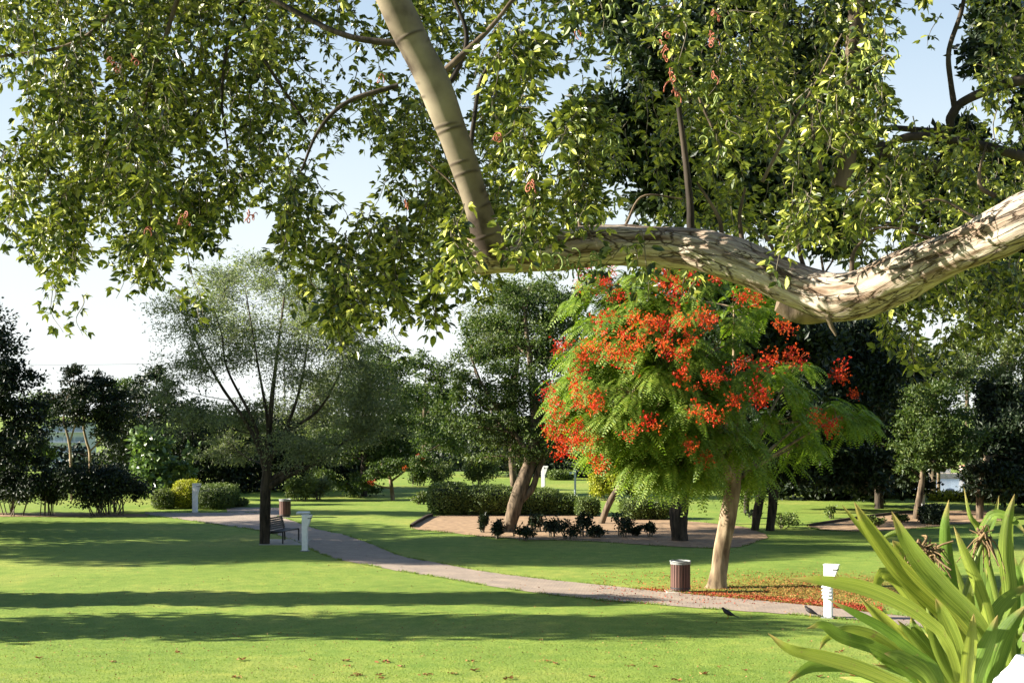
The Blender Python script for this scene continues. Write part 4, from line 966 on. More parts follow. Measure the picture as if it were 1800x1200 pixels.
# bench, seen from its end, facing right
g_ = G(497, 953); bw = empty("park_bench", g_, "dark slatted park bench beside the acacia trunk", "bench")
bw['_o'] = (0., 0., 0.)
BENCH_L = 1.5
for y in (-BENCH_L / 2 + .05, BENCH_L / 2 - .05):
    a = Acc()
    tube(a, smooth_path([(-.22, y, 0), (-.23, y, .25), (-.25, y, .42), (-.36, y, .85)], [.025] * 4, 14)[0], .03, 8)
    a.build("leg", M['dark_metal'], bw, smooth=True)
    a = Acc(); tube(a, smooth_path([(.30, y, 0), (.30, y, .40), (.28, y, .43), (.05, y, .40), (-.24, y, .38)], [.03] * 5, 24)[0], .028, 8); a.build("leg", M['dark_metal'], bw, smooth=True)
for k in range(6):
    a = Acc(); a.box((-.17 + k * .085, 0, .425 + .004 * abs(k - 2)), (.07, BENCH_L, .028)); o = a.build("seat_slat", M['bench_wood'], bw); bevel(o, .005)
for k in range(6):
    a = Acc(); z = .50 + k * .07; a.box((-.245 - k * .02, 0, z), (.03, BENCH_L, .058), Matrix.Rotation(math.radians(-14), 3, 'Y')); o = a.build("back_slat", M['bench_wood'], bw); bevel(o, .005)
del bw['_o']; bw.rotation_euler = (0, 0, math.radians(-14))
# pad under the bench
pa = Acc(); pa.box((g_[0] + .1, g_[1], gz(g_[0], g_[1]) + .0), (1.5, 2.1, .05)); tag(pa.build("bench_pad", M['concrete']), "flat pale paved pad under the park bench", "paving")
# white slab on the lawn
g_ = G(533, 903); a = Acc(); a.box(g_ + np.array((0, 0, .05)), (.55, .5, .10)); o = a.build("ground_slab", M['white']); bevel(o, .02); tag(o, "small flat white slab lying on the lawn behind the bollard", "slab")

# ------------------------------------------------------------------ birds
def bird(px, py, rz, label, s=1):
    g_ = G(px, py); e = empty("bird", g_, label, "bird"); e.rotation_euler = (0, 0, rz); e['_o'] = (0., 0., 0.)
    a = Acc(); pts, rr = smooth_path([(-.13, 0, .09), (-.08, 0, .105), (0, 0, .14), (.07, 0, .18), (.10, 0, .215), (.125, 0, .235), (.15, 0, .235)], [.012, .035, .055, .048, .032, .03, .01], 26)
    tube(a, pts, rr, 14); a.build("body", M['bird'], e, smooth=True)
    a = Acc(); a.add([(-.08, -.025, .10), (-.08, .025, .10), (-.24, .04, .055), (-.24, -.04, .055), (-.08, -.02, .085), (-.08, .02, .085), (-.24, .035, .048), (-.24, -.035, .048)],
                     [(0, 1, 2, 3), (7, 6, 5, 4), (0, 3, 7, 4), (1, 5, 6, 2), (2, 6, 7, 3), (0, 4, 5, 1)]); a.build("tail", M['bird'], e)
    for sg in (-1, 1):
        a = Acc(); pts, rr = smooth_path([(.06, sg * .045, .17), (0, sg * .056, .14), (-.10, sg * .04, .10), (-.15, sg * .02, .085)], [.014, .026, .018, .004], 14)
        tube(a, pts, rr, 8); a.build("wing", M['bird'], e, smooth=True)
        a = Acc(); tube(a, [(.01, sg * .02, 0), (.0, sg * .02, .05), (.015, sg * .02, .1)], .005, 5)
        for t_ in (-.6, 0, .6): tube(a, [(.01, sg * .02, .004), (.01 + .03 * math.cos(t_), sg * .02 + .03 * math.sin(t_), .004)], .003, 4)
        a.build("leg", M['beak'], e)
    a = Acc(); tube(a, [(.145, 0, .235), (.185, 0, .228)], [.009, .002], 6); a.build("beak", M['beak'], e)
    del e['_o']; e.scale = (s, s, s)
bird(1280, 1087, math.radians(160), "black bird walking on the lawn in front of the flame tree", .95)
bird(1425, 1084, math.radians(150), "black bird on the path edge left of the nearest white bollard", .95)

# ------------------------------------------------------------------ strap-leaved plant at the lower right
PZ = 5.0
pb = P(1735, 1225, PZ); pb[2] = 3.1
pl = empty("crinum_lily", pb, "large strap leaved lily clump with bright yellow green blades in the lower right corner", "plant")
def blade(uvp, w, dz0=0, dz1=0, kind=0, parent=pl, mt='strap', tw=None):
    pts = []
    n = len(uvp)
    for i, (u, v) in enumerate(uvp):
        t = i / (n - 1); pts.append(P(1350 + u / 3.429, 850 + v / 3.429, PZ + dz0 * t + dz1 * (1 - t)))
    pts = pts[::-1]                                  # base first
    W = w / 3.429 * PZ / F * 1.06
    q, _ = smooth_path(pts, [1] * n, 26)
    T_ = unit(np.gradient(q, axis=0)); tw = random.uniform(-.5, .5) if tw is None else tw
    a = Acc(); V = []; UV = []; m_ = len(q)
    ph = random.random() * 6
    for i in range(m_):
        t = i / (m_ - 1)
        prof = (.72 + .28 * math.sin(min(1, t * 1.5) * math.pi / 2)) if t < .55 else max(.02, (1 - ((t - .55) / .45) ** 1.9)) ** .9
        view = unit(q[i] - np.array((0, 0, CH))); s_ = unit(np.cross(T_[i], view)); nn = unit(np.cross(s_, T_[i]))
        an = tw * (1 - t * .6) + .25 * math.sin(t * 3 + ph); s2 = s_ * math.cos(an) + nn * math.sin(an); n2 = unit(np.cross(s2, T_[i]))
        if n2[2] < 0: n2 = -n2
        for k, e_ in enumerate((-1, -.5, 0, .5, 1)):
            cup = abs(e_) ** 1.3 * .22 * (1 + .2 * math.sin(t * 20 + k * 2))
            V.append(q[i] + s2 * e_ * W / 2 * prof + n2 * W * cup * prof); UV.append(((e_ + 1) / 2 + ph, t))
    f = [(i * 5 + k, i * 5 + k + 1, (i + 1) * 5 + k + 1, (i + 1) * 5 + k) for i in range(m_ - 1) for k in range(4)]
    a.add(V, f, UV)
    return a.build("leaf", M[mt], parent, smooth=True)
B1 = (1330, 1290); B2 = (1200, 1330); B3 = (1050, 1340); B4 = (1480, 1290)
BL_ = [
 ([(520, 110), (600, 260), (760, 480), (900, 620), (1080, 790), (1240, 1000), B1], 112, 0, -.25),
 ([(445, 125), (520, 215), (620, 330), (720, 460), (900, 700), (1150, 1000), B2], 42, 0, -.1),
 ([(745, 165), (830, 330), (930, 480), (1080, 650), (1230, 800), (1310, 960), B1], 112, -.1, -.35),
 ([(1090, 95), (1065, 250), (1075, 450), (1110, 650), (1160, 850), (1250, 1100), B1], 84, .1, 0),
 ([(1120, 255), (1185, 430), (1260, 620), (1320, 800), (1350, 1000), B1], 78, -.1, -.2),
 ([(1487, 60), (1450, 230), (1440, 430), (1460, 650), (1450, 900), B4], 92, .1, 0),
 ([(1180, 20), (1215, 190), (1270, 280), (1330, 500), (1400, 800), B4], 38, .2, .1),
 ([(1560, 310), (1500, 240), (1430, 195), (1350, 190), (1290, 290), (1250, 450), (1270, 700), B1], 56, .15, 0),
 ([(1392, 70), (1365, 200), (1315, 320), (1290, 500), (1300, 800), B1], 44, .2, .2),
 ([(135, 570), (330, 583), (550, 622), (750, 700), (930, 810), (1100, 980), B2], 82, -.2, -.6),
 ([(370, 700), (520, 780), (700, 880), (880, 1010), (1020, 1130), B3], 58, -.2, -.4),
 ([(0, 900), (130, 995), (330, 1045), (550, 1110), (740, 1190), (900, 1260), B3], 76, -.3, -.6),
 ([(230, 872), (330, 850), (440, 920), (640, 985), (850, 1100), (980, 1200), B3], 72, -.2, -.3),
 ([(310, 1000), (350, 930), (440, 890), (560, 890), (700, 950), (900, 1120), B3], 60, .1, 0),
 ([(115, 1200), (230, 1110), (350, 1085), (500, 1100), (700, 1180), B3], 84, -.1, -.2),
 ([(885, 500), (950, 640), (990, 850), (1040, 1050), B2], 92, 0, .1),
 ([(1240, 780), (1232, 930), (1212, 1100), (1200, 1240), B2], 78, -.3, -.45),
 ([(1385, 790), (1330, 950), (1265, 1100), (1230, 1220), B2], 96, -.25, -.4),
 ([(1570, 720), (1450, 880), (1385, 1030), (1345, 1180), B1], 120, -.2, -.3),
 ([(1580, 600), (1450, 690), (1365, 810), (1310, 960), (1290, 1120), B1], 110, -.1, 0),
 ([(680, 700), (655, 610), (690, 545), (780, 590), (880, 720), (1000, 900), (1100, 1100), B2], 86, .15, .1),
 ([(665, 355), (720, 312), (800, 300), (870, 390), (960, 560), (1080, 800), B2], 42, .25, .3),
 ([(750, 340), (800, 400), (850, 520), (980, 720), (1120, 950), B2], 105, .25, .2),
 ([(545, 670), (650, 800), (780, 960), (900, 1150), B3], 46, .15, .15),
 ([(1480, 430), (1505, 560), (1520, 750), (1500, 1000), B4], 62, .3, .3),
 ([(780, 820), (870, 930), (1000, 1080), B2], 60, .1, .1),
 ([(1010, 690), (1090, 850), (1150, 1010), B2], 100, -.15, -.3),
 ([(860, 800), (900, 900), (1010, 1050), B2], 70, .3, .3),
 ([(1320, 480), (1340, 700), (1360, 950), B1], 90, .3, .3),
 ([(1430, 560), (1400, 800), (1380, 1000), B1], 90, .35, .35),
 ([(600, 1000), (720, 1060), (860, 1160), B3], 74, .2, .2),
 ([(450, 1110), (560, 1120), (700, 1180), (820, 1260), B3], 66, .0, .2),
 ([(1080, 380), (1130, 560), (1180, 780), (1230, 1000), B1], 80, .35, .4),
 ([(920, 420), (1000, 600), (1100, 800), (1180, 1000), B2], 80, .4, .4),
 ([(1560, 420), (1520, 560), (1470, 760), (1430, 1000), B4], 90, .3, .4),
 ([(1250, 460), (1240, 700), (1240, 950), B1], 90, .3, .4),
 ([(700, 1020), (800, 1050), (950, 1150), B3], 80, -.3, -.3),
 ([(560, 690), (700, 800), (820, 920), (960, 1100), B3], 50, .2, .3),
]
for k in range(60):
    bb = random.choice([B1, B2, B3, B4, B2, B1]); L = random.uniform(260, 620); an = random.uniform(math.radians(65), math.radians(165)) if bb in (B2, B3) else random.uniform(math.radians(50), math.radians(130))
    cx_ = bb[0] + random.uniform(-80, 80); p = [(cx_ + math.cos(an) * L * t + (-1 if an > 1.57 else 1) * 120 * t * t, bb[1] - math.sin(an) * L * t + 90 * t * t) for t in (0, .35, .7, 1)]
    BL_.append((p[::-1], random.uniform(35, 75), random.uniform(.1, .8), random.uniform(.1, .9)))
for (p, w, d1, d0) in BL_: blade(p, w, d1, d0)
# withered flower heads
def wither(u, v, dz, label=None):
    a = Acc(); c = P(1350 + u / 3.429, 850 + v / 3.429, PZ + dz)
    for k in range(26):
        d = unit(RNG.normal(size=3) + np.array((0, 0, .5 if k % 3 else -1.4))); L = random.uniform(.04, .08) * (1.5 if k % 3 == 0 else 1)
        p = [c + RNG.normal(size=3) * .01, c + d * L * .5 + RNG.normal(size=3) * .012, c + d * L + np.array((0, 0, -.03)) + RNG.normal(size=3) * .015]
        tube(a, smooth_path(p, [1, 1, 1], 8)[0], np.linspace(.004, .0015, 8) + .0015 * (k % 4 == 0), 4)
    o = a.build("withered_flower_head", M['dry_stalk'], pl, smooth=True)
    a = Acc(); b0 = np.array(P(1700, 1200, PZ + dz + .05)); tube(a, smooth_path([b0, (b0 + c) / 2 + np.array((-.05, 0, 0)), c], [.012, .01, .009], 14)[0], .009, 7); a.build("flower_stalk", M['pod_green'], pl, smooth=True)
M['dry_stalk'] = plain("dry_flower", (.14, .09, .04), .8, .5, 40)
wither(990, 420, -.05); wither(930, 400, -.05); wither(1300, 330, -.05); 
# stone
a = Acc(); c = P(1800, 1200, 4.6); n = 24; V = []; Fc = []
for i in range(13):
    for j in range(n):
        ph = -math.pi / 2 + math.pi * i / 12; th = 2 * math.pi * j / n
        d = Vector((math.cos(ph) * math.cos(th), math.cos(ph) * math.sin(th), math.sin(ph))); r = 1 + .18 * noise.noise(d * 1.6) + .05 * noise.noise(d * 4)
        V.append((c[0] + d.x * .105 * r, c[1] + d.y * .13 * r, c[2] - .10 + d.z * .19 * r))
for i in range(12):
    for j in range(n): Fc.append((i * n + j, i * n + (j + 1) % n, (i + 1) * n + (j + 1) % n, (i + 1) * n + j))
a.add(V, Fc); a.box((c[0] + .05, c[1] + .02, 3.0 + (c[2] - .2 - 3.0) / 2), (.36, .34, c[2] - .2 - 3.0))
tag(a.build("white_stone", M['stone_white'], smooth=False), "white painted stone in the bottom right corner beside the lily", "stone")

# ------------------------------------------------------------------ the near tree: low limb, upright limb, hanging leaves
NZ = 7.0
tb = np.array((4.6, 6.9, gz(4.6, 6.9)))
nt = empty("manila_tamarind_tree", tb, "nearest tree, its thick pale cracked limb and curtains of hanging leaves across the top", "tree")
def lumps(seed, k=1):
    def f(a_, l, t):
        q = Vector((math.cos(a_) * 1.1 + seed, math.sin(a_) * 1.1, l * 2.4)); q2 = Vector((math.cos(a_) * 2.6 + seed, math.sin(a_) * 2.6, l * 9 + .2 * math.sin(a_ * 2)))
        rid = abs(noise.noise(Vector((math.cos(a_) * 5 + seed, math.sin(a_) * 5, l * 3.5))))
        return k * (.018 * noise.noise(q) + .006 * noise.noise(q2) - .006 * max(0, 1 - rid / .12)), 0
    return f
lim = [(2250, 320, 150), (2050, 330, 120), (1900, 350, 104), (1800, 388, 98), (1720, 425, 90), (1650, 455, 86), (1580, 488, 92), (1520, 515, 92), (1465, 522, 90), (1410, 505, 78), (1350, 478, 76), (1290, 455, 84), (1230, 438, 80), (1170, 432, 76), (1100, 430, 72), (1040, 432, 78), (980, 440, 80), (920, 446, 74), (870, 446, 74), (842, 447, 76), (829, 450, 70)]
def LZ(x): return float(np.interp(x, [828, 1150, 1465, 1800, 2250], [7.5, 7.5, 6.9, 6.2, 6.2]))
pts = [P(x, y, LZ(x)) for i, (x, y, w) in enumerate(lim)]; rad = [w * LZ(x) / F / 2 * .94 for (x, y, w) in lim]
pp, rr = smooth_path(pts, rad, 400)
a = Acc(); tube(a, pp, rr, 60, crackf=lumps(3)); a.build("low_limb", M['limb'], nt, smooth=True)
limb_path = pp
up = [(885, 462, 56), (869, 440, 66), (856, 415, 62), (846, 385, 54), (830, 335, 51), (812, 280, 54), (797, 235, 56), (778, 185, 60), (758, 135, 60), (735, 90, 60), (712, 45, 62), (690, 0, 60), (665, -50, 58), (630, -120, 50)]
pp2, rr2 = smooth_path([P(x, y, 7.5 - .03 * i) for i, (x, y, w) in enumerate(up)], [w * 7.5 / F / 2 * .9 for x, y, w in up], 460)
scars = []; l = .12
while l < 2.4: scars.append((l, random.uniform(0, 6.28), random.uniform(.7, 1.7), random.uniform(-.5, .5))); l += random.uniform(.035, .11)
def scar(a_, l, t):
    m_ = 0
    for (l0, ph, wd, tl) in scars:
        if abs(l - l0) < .12:
            da = abs((a_ - ph + math.pi) % (2 * math.pi) - math.pi)
            if da < wd:
                m_ = max(m_, max(0, 1 - abs(l - l0 - .018 * math.cos(a_ - ph) - tl * .05) / .012) * (1 - (da / wd) ** 4))
    return .003 * m_ + .006 * noise.noise(Vector((math.cos(a_) * .8, math.sin(a_) * .8, l * 4))), m_
a = Acc(); tube(a, pp2, rr2, 48, crackf=scar); a.build("upright_limb", M['limb_smooth'], nt, smooth=True)
# trunk and back limbs
a = Acc(); tk = [(tb[0], tb[1], tb[2] - .2), (tb[0] - .1, tb[1], tb[2] + .8), (tb[0] - .5, tb[1], tb[2] + 1.8), tuple(pts[0] + np.array((.1, .1, -.1))), tuple(pts[0] + np.array((0, .4, 1.5))), tuple(pts[0] + np.array((-.4, .8, 3.2)))]
q, r_ = smooth_path(tk, [.62, .5, .45, .38, .3, .15], 120); tube(a, q, r_, 40, crackf=lumps(8, 2)); a.build("trunk", M['limb'], nt, smooth=True)
def limb(pxs, Z0, mt='bark_mid', name="branch", sides=10, n=40):
    pts = [P(p[0], p[1], Z0 + (p[3] if len(p) > 3 else 0)) for p in pxs]; q, r_ = smooth_path(pts, [p[2] * Z0 / F / 2 for p in pxs], n)
    a = Acc(); tube(a, q, r_, sides, rough=.08, seed=random.random() * 40); a.build(name, M[mt], nt, smooth=True)
limb([(1900, 345, 54), (1650, 455, 54), (1520, 515, 52), (1450, 540, 50), (1405, 546, 46), (1368, 532, 30)], 8.0, 'bark_mid', "back_limb", 16)
limb([(1475, 330, 30), (1485, 290, 34), (1492, 240, 34), (1497, 180, 32), (1500, 100, 30), (1505, 20, 28), (1512, -60, 26)], 9.5, 'bark_mid', "back_limb", 14)
limb([(1214, 412, 15), (1213, 360, 13), (1205, 280, 11), (1192, 180, 9), (1180, 80, 8), (1160, -20, 6)], 7.45, 'bark_dark', "branch")
limb([(1940, 130, 26), (1800, 140, 20), (1700, 175, 16), (1672, 205, 16), (1660, 230, 12), (1560, 225, 9), (1500, 235, 6)], 10, 'bark_dark', "branch")
limb([(1940, 330, 22), (1780, 270, 18), (1620, 240, 16), (1560, 260, 14), (1530, 300, 10)], 9.6, 'bark_dark', "branch")
limb([(1680, 200, 12), (1672, 150, 10), (1668, 90, 9), (1690, 20, 8), (1700, -40, 6)], 10, 'bark_dark', "branch")
limb([(760, 145, 14), (820, 90, 11), (870, 40, 8), (930, -40, 6)], 8.0, 'bark_mid', "branch")
limb([(775, 160, 12), (800, 130, 10), (820, 60, 8), (780, -40, 6)], 8.4, 'bark_dark', "branch")
limb([(820, 330, 9), (832, 220, 8), (850, 130, 6), (900, 90, 4)], 8.2, 'bark_dark', "branch")
limb([(720, 80, 14), (600, 60, 10), (460, -10, 8), (330, -60, 6)], 8.4, 'bark_dark', "branch")
limb([(700, 150, 9), (610, 180, 8), (560, 230, 6), (530, 300, 4)], 8.6, 'bark_dark', "branch")
limb([(400, -60, 10), (440, 60, 8), (480, 130, 6), (540, 220, 4)], 9.4, 'bark_dark', "branch")
limb([(260, -70, 12), (190, 30, 9), (120, 80, 7), (0, 100, 5)], 9.4, 'bark_mid', "branch")
limb([(330, -60, 10), (280, 100, 7), (240, 220, 5), (200, 330, 3)], 9.4, 'bark_mid', "branch")
limb([(455, -60, 10), (405, 60, 7), (390, 170, 5), (400, 260, 3)], 9.4, 'bark_dark', "branch")
limb([(1750, 345, 10), (1725, 330, 8), (1722, 300, 5), (1735, 250, 3)], 6.4, 'bark_mid', "branch")
limb([(1455, 555, 13), (1460, 570, 9), (1470, 590, 4)], 6.85, 'bark_mid', "broken_stub")
for p_ in [[(1375, 470, 8), (1360, 440, 7), (1345, 412, 6)], [(1415, 478, 10), (1405, 440, 7), (1400, 400, 5), (1410, 340, 3)], [(1497, 482, 9), (1500, 445, 7), (1520, 420, 4), (1545, 400, 2.5)], [(1448, 480, 5), (1443, 450, 4)],
           [(1450, 480, 4), (1466, 455, 3)], [(1640, 420, 5), (1560, 400, 4), (1480, 420, 2)], [(1720, 385, 5), (1640, 350, 4), (1560, 395, 3), (1500, 400, 2)], [(1270, 420, 9), (1262, 380, 7), (1225, 320, 4)], [(1305, 425, 9), (1300, 380, 7), (1310, 330, 4)],
           [(1340, 320, 7), (1380, 240, 6), (1420, 170, 4), (1480, 60, 3)], [(1255, 230, 6), (1225, 160, 5), (1200, 60, 4)], [(1445, 300, 7), (1430, 240, 6), (1425, 190, 4)], [(860, 420, 5), (800, 330, 4), (745, 280, 2.5)], [(1100, 395, 6), (1130, 345, 4), (1200, 350, 3)], [(1020, 400, 6), (1010, 350, 4), (1000, 300, 3)]]:
    limb(p_, LZ(p_[0][0]) + .05, 'bark_mid', "twig", 6, 14)

# hanging sprays (shared meshes)
def spray_mesh(L, seed, lk_=1):
    r = np.random.default_rng(seed); a = Acc(); n = 12
    bend = r.normal(size=2) * .12
    q = np.array([(bend[0] * L * t * t + .02 * math.sin(t * 7 + seed), bend[1] * L * t * t, -L * t) for t in np.linspace(0, 1, n)])
    tube(a, q, np.linspace(.003, .001, n), 4, cap=False, mi=1)
    C, D, N, LL, WW = [], [], [], [], []
    k = int(L / .0185)
    for i in range(k):
        t = i / k; j = min(n - 2, int(t * (n - 1))); u = t * (n - 1) - j; p = q[j] * (1 - u) + q[j + 1] * u
        az = r.random() * 6.28; pet = .012 + .04 * r.random(); o = np.array((math.cos(az), math.sin(az), -.1 + .5 * r.normal()))
        pc = p + unit(o) * pet
        for s in range(4):                     # two pairs of leaflets
            b_ = az + (-.9, -.35, .35, .9)[s] + r.normal() * .3
            C.append(pc + r.normal(size=3) * .003); D.append((math.cos(b_), math.sin(b_), -.45 + r.normal() * .45)); N.append(r.normal(size=3) * .5 + np.array((0, 0, 1.))); LL.append(.022 + .033 * r.random()); WW.append(.5)
    LL = np.array(LL); leaves(a, np.array(C), np.array(D), np.array(N), LL, LL * (.38 + .22 * r.random(len(LL))), .14, lk_, 0, .12)
    return a
LENS = [.16, .22, .28, .34, .42, .2, .3, .18]
SPR = [spray_mesh(L, 100 + i) for i, L in enumerate(LENS)]
SPR0 = [spray_mesh(L, 100 + i, 0) for i, L in enumerate(LENS)]
SPRM = [s.mesh("leaf_spray", [M['near_leaf'], M['twig']]) for s in SPR]
# leaf density map, 50 px cells, 36 columns; rows start at y=-100 (digit = amount; lower case letters = only deep foliage)
allS = []
for k in range(420):  # unseen canopy above the view, added to keep sun off the leaves below
    allS.append((random.uniform(8.8, 13), random.triangular(-100, 1950, 1500), random.uniform(-520, -95), 4))
DM = [
 "988889999998889889999988999999999999",
 "999999999998889889952599999999999998",
 "999999989998669998863311799999942229",
 "999999889985458988655321799999921139",
 "998999999973568634975442899999911279",
 "279999999985568739985533899999921179",
 "059999999986369859976527899999942589",
 "279999999964469979986638999999988999",
 "698988998854569999987767999999999999",
 "544499882435779999889888999999998999",
 "3645576520014799996.888888888779.999",
 "16357342100047996625...........99999",
 "02412120000035564324............9999",
 "00100000000003432011............9998",
 "0000000000000120002.............2435",
 "00000000000001000000............0210",
]
for r_i, row in enumerate(DM):
    for c_i, ch in enumerate(row):
        if ch == '.': continue
        d = int(ch)
        if d == 0: continue
        bias = .11 if c_i < 20 else .12
        x0 = c_i * 50; y0 = -100 + r_i * 50
        nn = {1: .6, 2: 1.2, 3: 2.2, 4: 3.4, 5: 4.6, 6: 6, 7: 7.5, 8: 9.5, 9: 11.5}[d] * (1.28 if c_i < 20 else .6)
        thr = {1: .2, 2: .16, 3: .13, 4: .11, 5: .08, 6: .05, 7: .02, 8: -.05, 9: -.14}[d]
        for k in range(int(nn + random.random())):
            px = x0 + random.uniform(-5, 55); py = y0 + random.uniform(-5, 55)
            if noise.noise(Vector((px / 48, py / 85, 3))) + .6 * noise.noise(Vector((px / 22, py / 40, 9))) < thr + bias: continue
            allS.append((random.triangular(8.9, 12.5, 9.6), px, py, random.randrange(8)))
# deliberately placed sunlit curtains in front of the limbs
for (x0, y0, x1, y1, n) in [(880, 60, 900, 130, 12), (905, 90, 930, 200, 18), (920, 200, 935, 300, 12), (925, 320, 940, 420, 14), (1010, 180, 1050, 400, 42), (1000, 20, 1020, 60, 8), (950, 420, 960, 440, 2), (790, 400, 818, 470, 14), (900, 425, 930, 460, 3),
                            (1185, 20, 1200, 180, 14), (1240, 80, 1290, 160, 12), (1260, 200, 1280, 300, 14), (1480, 80, 1560, 260, 34), (1390, 360, 1440, 430, 16), (580, 480, 630, 560, 22), (100, 340, 130, 400, 14), (60, 420, 100, 440, 8),
                            (250, 330, 280, 420, 12), (1400, 190, 1470, 260, 8), (1560, 110, 1600, 130, 3), (1500, 330, 1620, 390, 10), (500, 330, 520, 400, 10), (1080, 455, 1140, 460, 3), (40, 120, 120, 260, 22), (150, 180, 260, 330, 24), (0, 250, 90, 360, 16)]:
    for k in range(n):
        px = random.uniform(x0, x1); zl = LZ(px) if px > 780 else 9.0
        allS.append((zl - random.uniform(.3, .6), px, random.uniform(y0, y1), random.choice((0, 1, 2, 5, 7))))
for k in range(60):
    px = random.uniform(1560, 1860); py = random.uniform(-60, 400 if px < 1560 else 540)
    c_i = min(35, int(px // 50)); r_i = int((py + 100) // 50); ch = DM[r_i][c_i]
    if ch in '.0123456' or random.random() > .9: continue
    allS.append((random.uniform(12.2, 14.5), px, py, random.choice((3, 4, 6))))
for (xa, ya, xb, yb, n, lit) in [(225, 330, 95, 490, 34, 0), (175, 300, 45, 455, 24, 1), (60, 250, 5, 420, 18, 1), (330, 320, 252, 495, 30, 1), (250, 320, 242, 430, 8, 1), (410, 320, 380, 440, 7, 1), (500, 290, 508, 455, 20, 0), (560, 370, 540, 515, 14, 1),
                           (605, 430, 595, 590, 32, 0), (645, 380, 650, 545, 16, 1), (690, 400, 692, 560, 18, 1), (765, 440, 758, 560, 14, 1), (822, 400, 815, 500, 16, 0), (455, -20, 465, 95, 16, 0), (130, 60, 150, 300, 20, 0), (300, 80, 280, 330, 18, 0), (350, 200, 360, 400, 16, 1),
                           (1215, 460, 1210, 520, 3, 0), (1560, 440, 1565, 620, 14, 1), (1600, 480, 1605, 660, 16, 1), (1680, 480, 1665, 640, 14, 1), (1740, 480, 1745, 600, 14, 1), (1790, 470, 1795, 610, 14, 1)]:
    for k in range(n):
        t = (k + random.random()) / n; px = xa + (xb - xa) * t + random.gauss(0, 9 * (1.1 - t * .7)); py = ya + (yb - ya) * t
        allS.append((random.uniform(8.7, 9.1) if not lit else random.uniform(9, 10), px, py, random.choice((0, 1, 5, 7))))
GAPS = [(25, 225, 50, 40), (530, 115, 38, 45), (665, 140, 38, 38), (905, 40, 62, 50), (950, 185, 42, 85), (1600, 115, 66, 100), (360, 268, 28, 26), (430, 182, 42, 34), (490, 170, 26, 44), (100, 82, 22, 16), (415, 55, 18, 34),
        (560, 262, 16, 40), (1650, 565, 60, 28), (1765, 215, 34, 34), (1340, 270, 26, 20), (1372, 330, 18, 15), (1495, 340, 22, 15), (1640, 330, 24, 22), (800, 292, 18, 40), (745, 318, 14, 26), (602, 175, 16, 30), (500, 250, 18, 26), (455, 330, 26, 18),
        (175, 395, 22, 40), (300, 440, 16, 50), (150, 470, 20, 30), (345, 300, 14, 18), (290, 15, 14, 26), (200, 250, 12, 12), (735, 480, 20, 30), (590, 330, 10, 20), (845, 130, 20, 30), (1700, 90, 20, 30), (1580, 250, 18, 14), (40, 330, 14, 12), (430, 400, 50, 26), (20, 480, 40, 30)]
def gap(px, py):
    for gx, gy, rx, ry in GAPS:
        d = ((px - gx) / rx) ** 2 + ((py - gy) / ry) ** 2
        if d < .7 + .5 * noise.noise(Vector((px / 14, py / 14, 1))): return True
    return False
allS = [q for q in allS if not gap(q[1], q[2])]
allS.sort()
rest = Acc()
M34 = []
for i, (Z, px, py, v) in enumerate(allS):
    s0 = (Z / 7) ** .7; w = P(px, py, Z); w[2] += LENS[v] * s0 * .5; rz = random.random() * 6.283; tx, ty = random.gauss(0, .35), random.gauss(0, .35); s_ = random.uniform(.8, 1.25) * s0
    if py < 60: tx *= 2.0; ty *= 2.0
    if i < 290:
        o = bpy.data.objects.new("leaf_spray", SPRM[v]); COL.objects.link(o); o.parent = nt
        o.location = Vector((w - tb).tolist()); o.rotation_euler = (tx, ty, rz); o.scale = (s_, s_, s_)
    else:
        R3 = np.array((Matrix.Rotation(rz, 3, 'Z') @ Matrix.Rotation(ty, 3, 'Y') @ Matrix.Rotation(tx, 3, 'X'))) * s_
        base = rest.n
        SP = SPR[v] if Z < 9.6 else SPR0[v]
        VV = np.concatenate(SP.v) @ R3.T + w
        first = True
        for ff, mm in zip(SP.f, SP.m):
            rest.f.append(ff + base); rest.m.append(mm)
        rest.v.append(VV.astype(np.float32)); rest.uv.append(np.zeros((len(VV), 2), np.float32)); rest.c.append(np.zeros(len(VV), np.float32)); rest.n += len(VV)
rest.build("crown", [M['near_leaf'], M['twig']], nt, kind="stuff")
# curly pods
def pod_mesh(seed, red):
    a = Acc(); r = random.Random(seed); n = 22; turns = r.uniform(.7, 1.6); R = r.uniform(.018, .03); q = []
    for i in range(n):
        t = i / (n - 1); an = t * turns * 6.28; q.append((math.cos(an) * R - R, math.sin(an) * R * .6, -t * r.uniform(.05, .055) * 1.4 + math.sin(an) * R))
    tube(a, q, np.array([.0045 + .0025 * abs(math.sin(i * .9)) for i in range(n)]) * np.minimum(1, np.minimum(np.arange(n) + 1, n - np.arange(n)) / 3), 7)
    return a.mesh("pod", M['pod_red'] if red else M['pod_green'], True)
PR = [pod_mesh(i, True) for i in range(3)]; PG = [pod_mesh(10 + i, False) for i in range(4)]
red_px = [(200, 105), (203, 120), (230, 106), (322, 375), (325, 390), (320, 382), (442, 382), (447, 376), (1165, 70), (1168, 82), (1172, 95), (1185, 130), (1188, 150), (1183, 165), (884, 241), (932, 320), (932, 326), (1252, 30), (1255, 65), (1250, 80), (1255, 140), (670, 133), (715, 356), (1013, 55), (262, 400)]
for (px, py) in red_px:
    for k in range(2):
        o = bpy.data.objects.new("pod", random.choice(PR)); COL.objects.link(o); o.parent = nt; o.location = Vector((P(px + random.uniform(-5, 5), py + random.uniform(-8, 8), (LZ(px) if px > 780 else 8.9) - .75) - tb).tolist()); o.rotation_euler = (random.random(), random.random(), random.random() * 6)
        s_ = random.uniform(.32, .55); o.scale = (s_,) * 3
